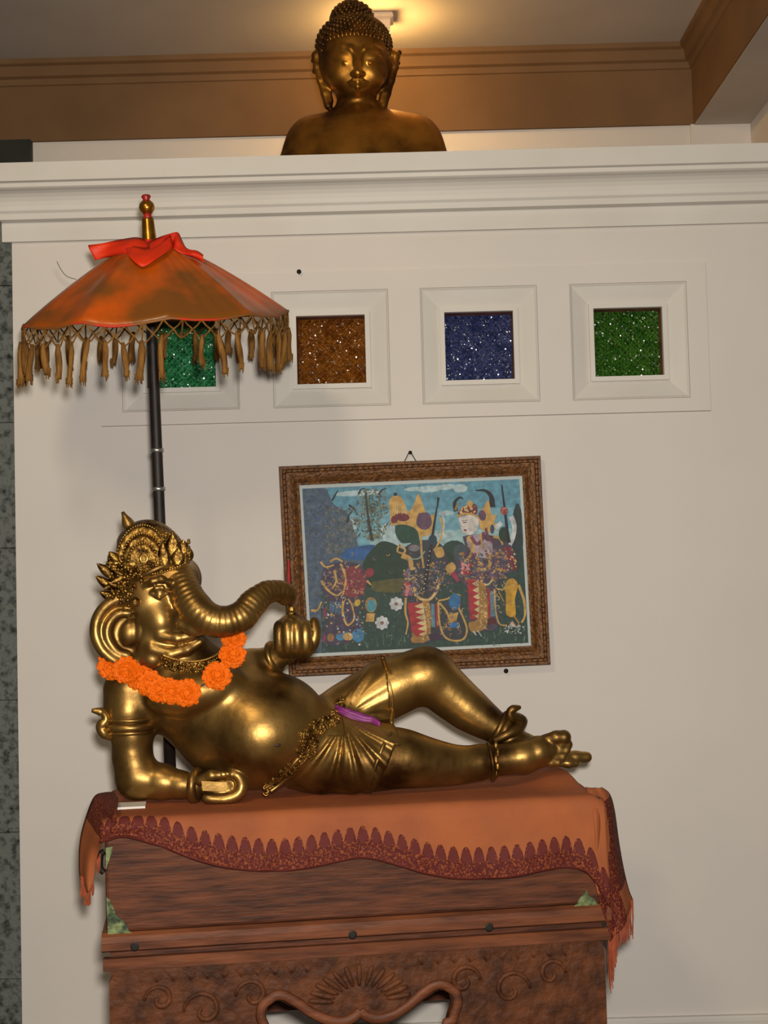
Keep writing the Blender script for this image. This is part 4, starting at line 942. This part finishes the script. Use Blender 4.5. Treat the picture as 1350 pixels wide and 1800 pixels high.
A.dots(90, 240, 345, 570, 700, 3, 9, (PU, (128, 104, 120), GD2, (80, 58, 90)), .5)
for p in ([(225, 560), (250, 585), (290, 575)], [(230, 650), (255, 690), (300, 720), (330, 700)], [(320, 570), (345, 640), (330, 720)], [(290, 600), (300, 650), (280, 690)], [(335, 740), (330, 800), (352, 860), (385, 830), (375, 770), (360, 740)], [(180, 790), (210, 790), (230, 750)], [(445, 650), (465, 670)], [(390, 590), (410, 575)], [(270, 560), (300, 545), (330, 560)]): A.stroke(p, 12, GD, 6)
for k in range(6): A.stroke([(275 + k * 9, 750), (270 + k * 9, 800 + 10 * (k % 2))], 6, (70, 110, 140))
A.ell(403, 910, 30, 32, (60, 124, 168)); A.ell(320, 915, 22, 20, (60, 124, 168)); A.ell(355, 915, 24, 20, GD); A.ell(273, 920, 16, 20, GD2); A.ell(465, 765, 28, 38, GD2); A.ell(467, 768, 22, 30, TL); A.poly([(445, 805), (485, 805), (478, 845), (440, 845)], GD); A.ell(245, 800, 8, 26, (130, 50, 84)); A.ell(243, 925, 7, 22, (130, 50, 84)); A.ell(400, 755, 14, 18, (190, 160, 50), 30)
A.dots(110, 250, 440, 740, 960, 2, 6, (GD, WH, PU, (90, 120, 140), MR))
A.build('painted_figure')
def skirt(A, x0, x1, y0, y1, sh):
    n = 6
    for k in range(n):
        ya = y0 + (y1 - y0) * k / n; yb = y0 + (y1 - y0) * (k + 1) / n; o = sh * k / n
        A.poly([(x0 + o, ya), (x1 + o, ya), (x1 + o + sh / n, yb), (x0 + o + sh / n, yb)], CR_); A.poly([(x0 + o, ya), (x1 + o, ya), (x0 + o + 4, yb)], RD); A.poly([(x0 + o, ya + 6), (x0 + o, yb + 4), (x0 + o + (x1 - x0) * .8, yb)], RD)
A = Art()      # middle figure
A.poly([(610, 500), (690, 460), (790, 470), (830, 560), (800, 640), (790, 760), (880, 720), (910, 830), (930, 920), (800, 930), (660, 940), (630, 760), (610, 680), (640, 600)], (52, 56, 64), True)
A.poly([(555, 330), (552, 270), (580, 244), (615, 262), (640, 320), (662, 300), (690, 238), (712, 290), (735, 340), (770, 340), (750, 420), (700, 440), (660, 400), (600, 375), (560, 385)], GD, True)
A.ell(612, 348, 36, 20, MR, 8); A.ell(575, 362, 16, 20, MR); A.poly([(690, 330), (740, 330), (752, 385), (715, 410), (680, 380)], PU, True); A.ell(580, 240, 10, 9, NV)
for k in range(7): A.stroke([(568 + 11 * k, 335 - 4 * (k % 2)), (572 + 10 * k, 275 + abs(k - 3) * 9)], 4, CR_, 2)
A.poly([(580, 390), (620, 380), (675, 395), (692, 440), (690, 480), (650, 470), (610, 470), (582, 430)], (28, 70, 54), True)
A.stroke([(560, 385), (620, 378), (680, 400), (700, 450), (705, 520), (715, 590)], 12, GD, 9); A.stroke([(690, 410), (740, 420), (760, 440)], 14, GD, 8); A.stroke([(795, 350), (805, 400), (795, 450), (770, 500)], 11, GD, 8); A.stroke([(800, 330), (812, 370), (806, 440)], 9, WH, 5)
A.stroke([(600, 480), (625, 500), (620, 520), (590, 510), (600, 480)], 9, GD); A.stroke([(610, 530), (650, 550), (655, 600)], 26, GD, 20); A.stroke([(640, 545), (690, 545), (720, 510)], 6, (150, 170, 150)); A.ell(670, 495, 28, 16, (120, 116, 120)); A.poly([(760, 500), (800, 490), (812, 530), (780, 540)], GD, True)
A.stroke([(668, 680), (690, 730), (740, 740), (775, 700), (785, 660)], 16, GD2); A.stroke([(668, 680), (690, 730), (740, 740), (775, 700), (785, 660)], 8, CR_)
A.dots(130, 620, 690, 590, 720, 3, 8, (PU, (120, 96, 112), GD, (90, 104, 128))); A.dots(110, 740, 850, 560, 700, 3, 8, (PU, (110, 92, 110), GD2, (60, 84, 96))); A.dots(40, 615, 650, 660, 720, 3, 7, (RD, (190, 120, 120)))
A.stroke([(785, 255), (778, 310)], 12, BK, 4); A.stroke([(778, 300), (765, 380), (752, 470), (735, 580), (720, 690)], 7, BK, 22); A.ell(758, 455, 20, 24, (38, 60, 76))
for k in range(9): A.ell(744 - k * 3.5, 510 + 22 * k, 3, 3, WH)
skirt(A, 640, 712, 755, 915, 24); A.poly([(705, 745), (745, 760), (748, 900), (735, 935), (665, 945), (660, 915), (725, 905), (722, 800)], GD2, True); A.dots(60, 712, 745, 760, 930, 2, 4, (CR_, GD)); A.stroke([(630, 730), (628, 800), (640, 850), (630, 905)], 12, GD, 6)
A.poly([(750, 760), (765, 760), (770, 870), (752, 870)], (96, 140, 160)); A.poly([(770, 760), (778, 760), (784, 870), (774, 870)], RD); A.stroke([(784, 750), (790, 850), (815, 915), (860, 935), (905, 925), (920, 880), (900, 820), (880, 780)], 9, GD); A.stroke([(785, 745), (830, 735), (860, 715), (890, 720)], 9, GD, 5); A.stroke([(790, 755), (825, 800), (840, 850)], 10, GD, 8); A.ell(862, 750, 28, 40, BL); A.ell(858, 860, 24, 14, BL); A.poly([(835, 810), (880, 800), (870, 840), (845, 850)], GD); A.poly([(735, 905), (790, 895), (800, 930), (745, 935)], (56, 36, 60)); A.stroke([(660, 900), (700, 940), (740, 925)], 14, GD2, 8)
A.build('painted_figure')
A = Art()      # right figure
A.poly([(900, 440), (960, 430), (1060, 440), (1130, 480), (1150, 600), (1090, 620), (1060, 700), (1070, 860), (1000, 890), (930, 860), (915, 680), (860, 640), (840, 580), (910, 520)], (70, 62, 80), True)
A.stroke([(868, 320), (862, 280), (885, 255), (902, 262)], 22, BK, 4); A.stroke([(1040, 300), (1035, 250), (1005, 222), (960, 222)], 30, BK, 4); A.stroke([(865, 315), (875, 280)], 12, GD2, 4)
A.poly([(875, 330), (905, 295), (955, 285), (970, 310), (960, 335), (890, 340)], MR, True); A.dots(26, 885, 960, 295, 332, 3, 6, (GD, CR_))
A.poly([(880, 350), (925, 338), (970, 345), (972, 400), (940, 432), (905, 425), (890, 395)], (206, 200, 196), True); A.stroke([(872, 345), (920, 332), (975, 350), (985, 400)], 11, GD, 8); A.stroke([(900, 375), (920, 372)], 4, BK); A.stroke([(896, 366), (924, 362)], 3, (120, 90, 60)); A.ell(912, 410, 8, 4, (120, 50, 56)); A.stroke([(890, 372), (893, 395)], 3, (150, 130, 120))
A.poly([(975, 330), (1000, 300), (1022, 270), (1040, 340), (1062, 330), (1050, 375), (1075, 380), (1030, 420), (985, 400)], GD, True); A.ell(993, 340, 18, 26, PU, -10); A.ell(935, 285, 14, 16, GD)
A.poly([(925, 440), (975, 430), (1010, 460), (1040, 470), (1030, 540), (960, 530), (920, 470)], (168, 150, 158), True); A.stroke([(925, 440), (950, 490), (930, 540), (905, 560)], 18, GD, 10); A.stroke([(940, 440), (965, 475), (990, 460), (1000, 420)], 16, (112, 60, 84)); A.stroke([(985, 425), (990, 470), (1000, 500)], 8, GD); A.stroke([(1010, 400), (1020, 440), (1045, 470)], 12, (120, 52, 70)); A.stroke([(1045, 440), (1075, 450), (1090, 480)], 14, GD, 8); A.ell(1040, 405, 10, 22, (56, 70, 96))
A.stroke([(1055, 400), (1085, 375)], 26, WH, 20); A.stroke([(1130, 345), (1145, 390), (1140, 440), (1125, 480)], 24, WH, 18); A.stroke([(1105, 490), (1135, 560), (1150, 600)], 26, MR, 22); A.dots(30, 1100, 1155, 490, 600, 3, 6, (CR_, RD, GD))
A.ell(1095, 430, 24, 36, DG); A.stroke([(1085, 195), (1092, 250), (1102, 330), (1112, 420), (1120, 470)], 6, BK, 18); A.ell(1097, 318, 18, 19, (164, 66, 60)); A.dots(14, 1085, 1110, 305, 332, 2, 4, (CR_, RD))
A.stroke([(1020, 520), (1030, 570), (1000, 600), (975, 590)], 20, GD, 8); A.stroke([(978, 620), (995, 660), (1020, 668), (1045, 640)], 9, CR_); A.dots(130, 880, 1000, 520, 660, 3, 8, (PU, (120, 60, 90), GD2, (84, 96, 110))); A.dots(110, 1010, 1110, 500, 640, 3, 8, (PU, (96, 84, 100), (120, 90, 110), GD2)); A.dots(50, 895, 935, 570, 620, 3, 7, (RD, (200, 140, 140)))
A.poly([(820, 580), (850, 562), (868, 590), (845, 615), (825, 605)], GD, True); A.stroke([(850, 610), (880, 655)], 24, (156, 48, 70), 14)
skirt(A, 922, 975, 645, 830, 14); A.poly([(975, 650), (1008, 680), (1022, 830), (1000, 880), (945, 895), (928, 850), (975, 820)], GD2, True); A.dots(70, 975, 1015, 690, 880, 2, 4, (CR_, GD)); A.poly([(1030, 700), (1050, 700), (1055, 820), (1032, 820)], (86, 130, 150)); A.poly([(1016, 690), (1030, 690), (1032, 825), (1020, 825)], RD); A.poly([(1016, 830), (1056, 828), (1058, 855), (1018, 858)], (86, 26, 32)); A.stroke([(1050, 690), (1058, 800), (1075, 855), (1110, 862)], 7, GD)
A.poly([(1098, 670), (1115, 645), (1140, 640), (1162, 670), (1148, 740), (1150, 815), (1108, 812), (1105, 730)], (196, 150, 36), True); A.stroke([(1065, 690), (1095, 690), (1112, 660)], 9, GD, 5); A.stroke([(1070, 700), (1095, 750)], 7, GD2); A.stroke([(1165, 670), (1190, 740), (1196, 810), (1180, 850)], 14, GD, 8); A.stroke([(1140, 815), (1165, 850), (1160, 870)], 8, GD2); A.poly([(1115, 870), (1135, 840), (1155, 868)], (196, 160, 140)); A.stroke([(950, 890), (965, 910)], 7, WH, 4); A.stroke([(970, 885), (990, 915)], 7, WH, 4)
A.dots(50, 1100, 1190, 860, 900, 2, 5, (WH, (140, 150, 140)))
A.build('painted_figure')
A = Art()      # gold curls over the costumes
for i in range(240):
    x, y = random.choice(((random.gauss(700, 50), random.gauss(640, 60)), (random.gauss(990, 60), random.gauss(560, 70)), (random.gauss(340, 50), random.gauss(680, 80)), (random.gauss(830, 50), random.gauss(850, 40)), (random.gauss(1080, 50), random.gauss(700, 60))))
    if not (180 < x < 1190 and 480 < y < 930): continue
    a_ = random.uniform(0, 6.28); r_ = random.uniform(4, 10); A.stroke([(x + r_ * math.cos(a_ + q), y + r_ * math.sin(a_ + q)) for q in (0, 1, 2, 3)], 3, random.choice((GD, GD2, CR_, (120, 84, 110))), 2, .1)
tag(A.build('painted_gold_curls'), kind='stuff')
hw = [P(x, y, -.006) for x, y in ((711, 811), (718, 797), (722, 795), (731, 810))]
MB().add(tube(hw, .0012, 5)).build('hanging_wire', iron, PF)
nl = MB().add(lathe([(.0022, 0), (.0022, .008), (.0045, .008), (.0045, .0095)], P(721, 796, -.0005), (0, -1, 0), 10)).build('picture_nail', iron, None, True); tag(nl, 'small dark nail holding the painting wire', 'nail')
for (x, y, lb, yy) in ((526, 480, 'small dark nail in the wall panel above the amber window', -.0065), (889, 1180, 'small dark nail in the wall below the painting', -.0005)):
    nl = MB().add(lathe([(.003, 0), (.003, .008), (.0055, .008), (.0055, .0105)], P(x, y, yy), (0, -1, .15), 10)).build('wall_nail', iron, None, True); tag(nl, lb, 'nail')


# ------------------------------------------------------------------ bronze bust on the ledge
YBU = .34; kb = (YBU + 3.3) / F / 1.0
def Bp(px, py, dd=0.): return P(px, py, YBU + dd * kb) if True else None
BU = empty('bust_statue', (P(640, 260, YBU).x, YBU, LEDGE), 'dark golden bust with tight hair curls and long ears on the ledge', 'statue')
a, b2 = P(485, 260, YBU), P(795, -6, YBU)
Q = SDF((a.x, YBU - .17, LEDGE), (b2.x, YBU + .13, b2.z + .0), .0026)
def bt(pts, k=8, **kw): Q.tube([Bp(*p[:3]) for p in pts], [p[3] * kb for p in pts], k * kb, **kw)
def be(c, r, k=8, rot=0, **kw): Q.ell(Bp(*c), [q * kb for q in r], k * kb, rot=math.radians(rot), **kw)
be((640, 330, 6), (164, 88, 134), 10); bt([(552, 252, 10, 48), (640, 240, 10, 44), (728, 250, 10, 48)], 30)
bt([(628, 212, 4, 44), (627, 190, 2, 35), (626, 160, 4, 34)], 22)
be((624, 104, 6), (64, 70, 70), 10); be((627, 126, -8), (55, 54, 46), 18); be((629, 156, -34), (20, 18, 14), 14)
be((598, 134, -32), (20, 20, 20), 14); be((656, 134, -32), (20, 20, 20), 14); be((625, 76, -34), (42, 26, 26), 16)
for s in (-1, 1):
    X = lambda d: 629 + s * d
    bt([(X(4), 96, -64, 3), (X(12), 86, -64, 3.4), (X(26), 82, -58, 3.4), (X(42), 90, -44, 2.6)], 6)           # brow
    be((X(22), 102, -50), (18, 12, 11), 6); bt([(X(8), 106, -57, 1.8), (X(22), 111, -60, 2.2), (X(37), 105, -48, 1.8)], 3)
    be((X(8), 130, -68), (6.5, 8, 5), 4)
    ex_ = 559 if s < 0 else 692; 
    bt([(ex_ - s * 8, 92, 10, 9), (ex_ + s * 3, 98, 8, 8), (ex_ + s * 2, 118, 6, 6.5), (ex_ - s * 4, 142, 2, 6), (ex_ - s * 12, 165, 0, 7), (ex_ - s * 18, 186, -2, 7.5)], 4); bt([(ex_ - s * 10, 112, -2, 6), (ex_ - s * 16, 150, -2, 5), (ex_ - s * 22, 178, -2, 5.5)], 4)
bt([(629, 94, -62, 5), (629, 112, -70, 6), (629, 127, -76, 8)], 6); be((629, 129, -76), (9, 8, 7), 4)
bt([(612, 145, -58, 3), (622, 141, -66, 4), (629, 143, -68, 3.6), (636, 141, -66, 4), (647, 145, -58, 3)], 3); bt([(616, 148, -60, 3), (629, 152, -66, 5), (643, 148, -60, 3)], 3)
be((629, 86, -62), (4, 4, 4), 2)
# scalp and topknot
be((622, 82, 16), (66, 68, 52), 6); be((619, 36, 14), (37, 38, 30), 8); bt([(617, 22, 12, 16), (615, 8, 12, 6)], 12)
sl, X, Y, Z = Q.sub(Q.lo, Q.lo + Q.h * Q.n); Q.D[sl] = np.maximum(Q.D[sl], (LEDGE + .002) - Z + 0 * X + 0 * Y)
V_, F_ = Q.mesh(); mesh('torso_and_head', V_, F_, bronze, BU, True)
qb = BVHTree.FromPolygons([Vector(v) for v in V_], F_.tolist())
hc = MB(); cen = Bp(622, 70, 14); N_ = 620
for i in range(N_):
    z = 1 - 2 * (i + .5) / N_; a_ = i * 2.399963; d = Vector((math.sqrt(1 - z * z) * math.cos(a_), math.sqrt(1 - z * z) * math.sin(a_), z))
    h = qb.ray_cast(cen + d * .4, -d)
    if h[0] is None: continue
    p = h[0]; r_ = p - CAM; w_ = r_.dot(Fw); qx, qy = W_ / 2 + F * r_.dot(rx) / w_, H_ / 2 - F * r_.dot(ux) / w_
    if p.y < YBU + .01 and qy > 58 + 34 * min(1, max(0, (abs(qx - 624) - 36) / 24)): continue
    if p.y >= YBU + .01 and qy > 128: continue
    hc.add(ball(p, 5.2 * kb, 1, (1, 1, 1)))
ho = hc.build('hair_curls', bronze_d, BU, True); ho['kind'] = 'stuff'
for x in range(574, 678, 7):
    h = qb.ray_cast(CAM, ray(x, 59 + .0042 * (x - 625) ** 2).normalized())
    if h[0] is not None: MB().add(ball(h[0], 4.2 * kb, 2, (.85, .8, 1.25))).build('hairline_curl', bronze, BU, True)
for o in bpy.data.objects:
    if '_o' in o: del o['_o']
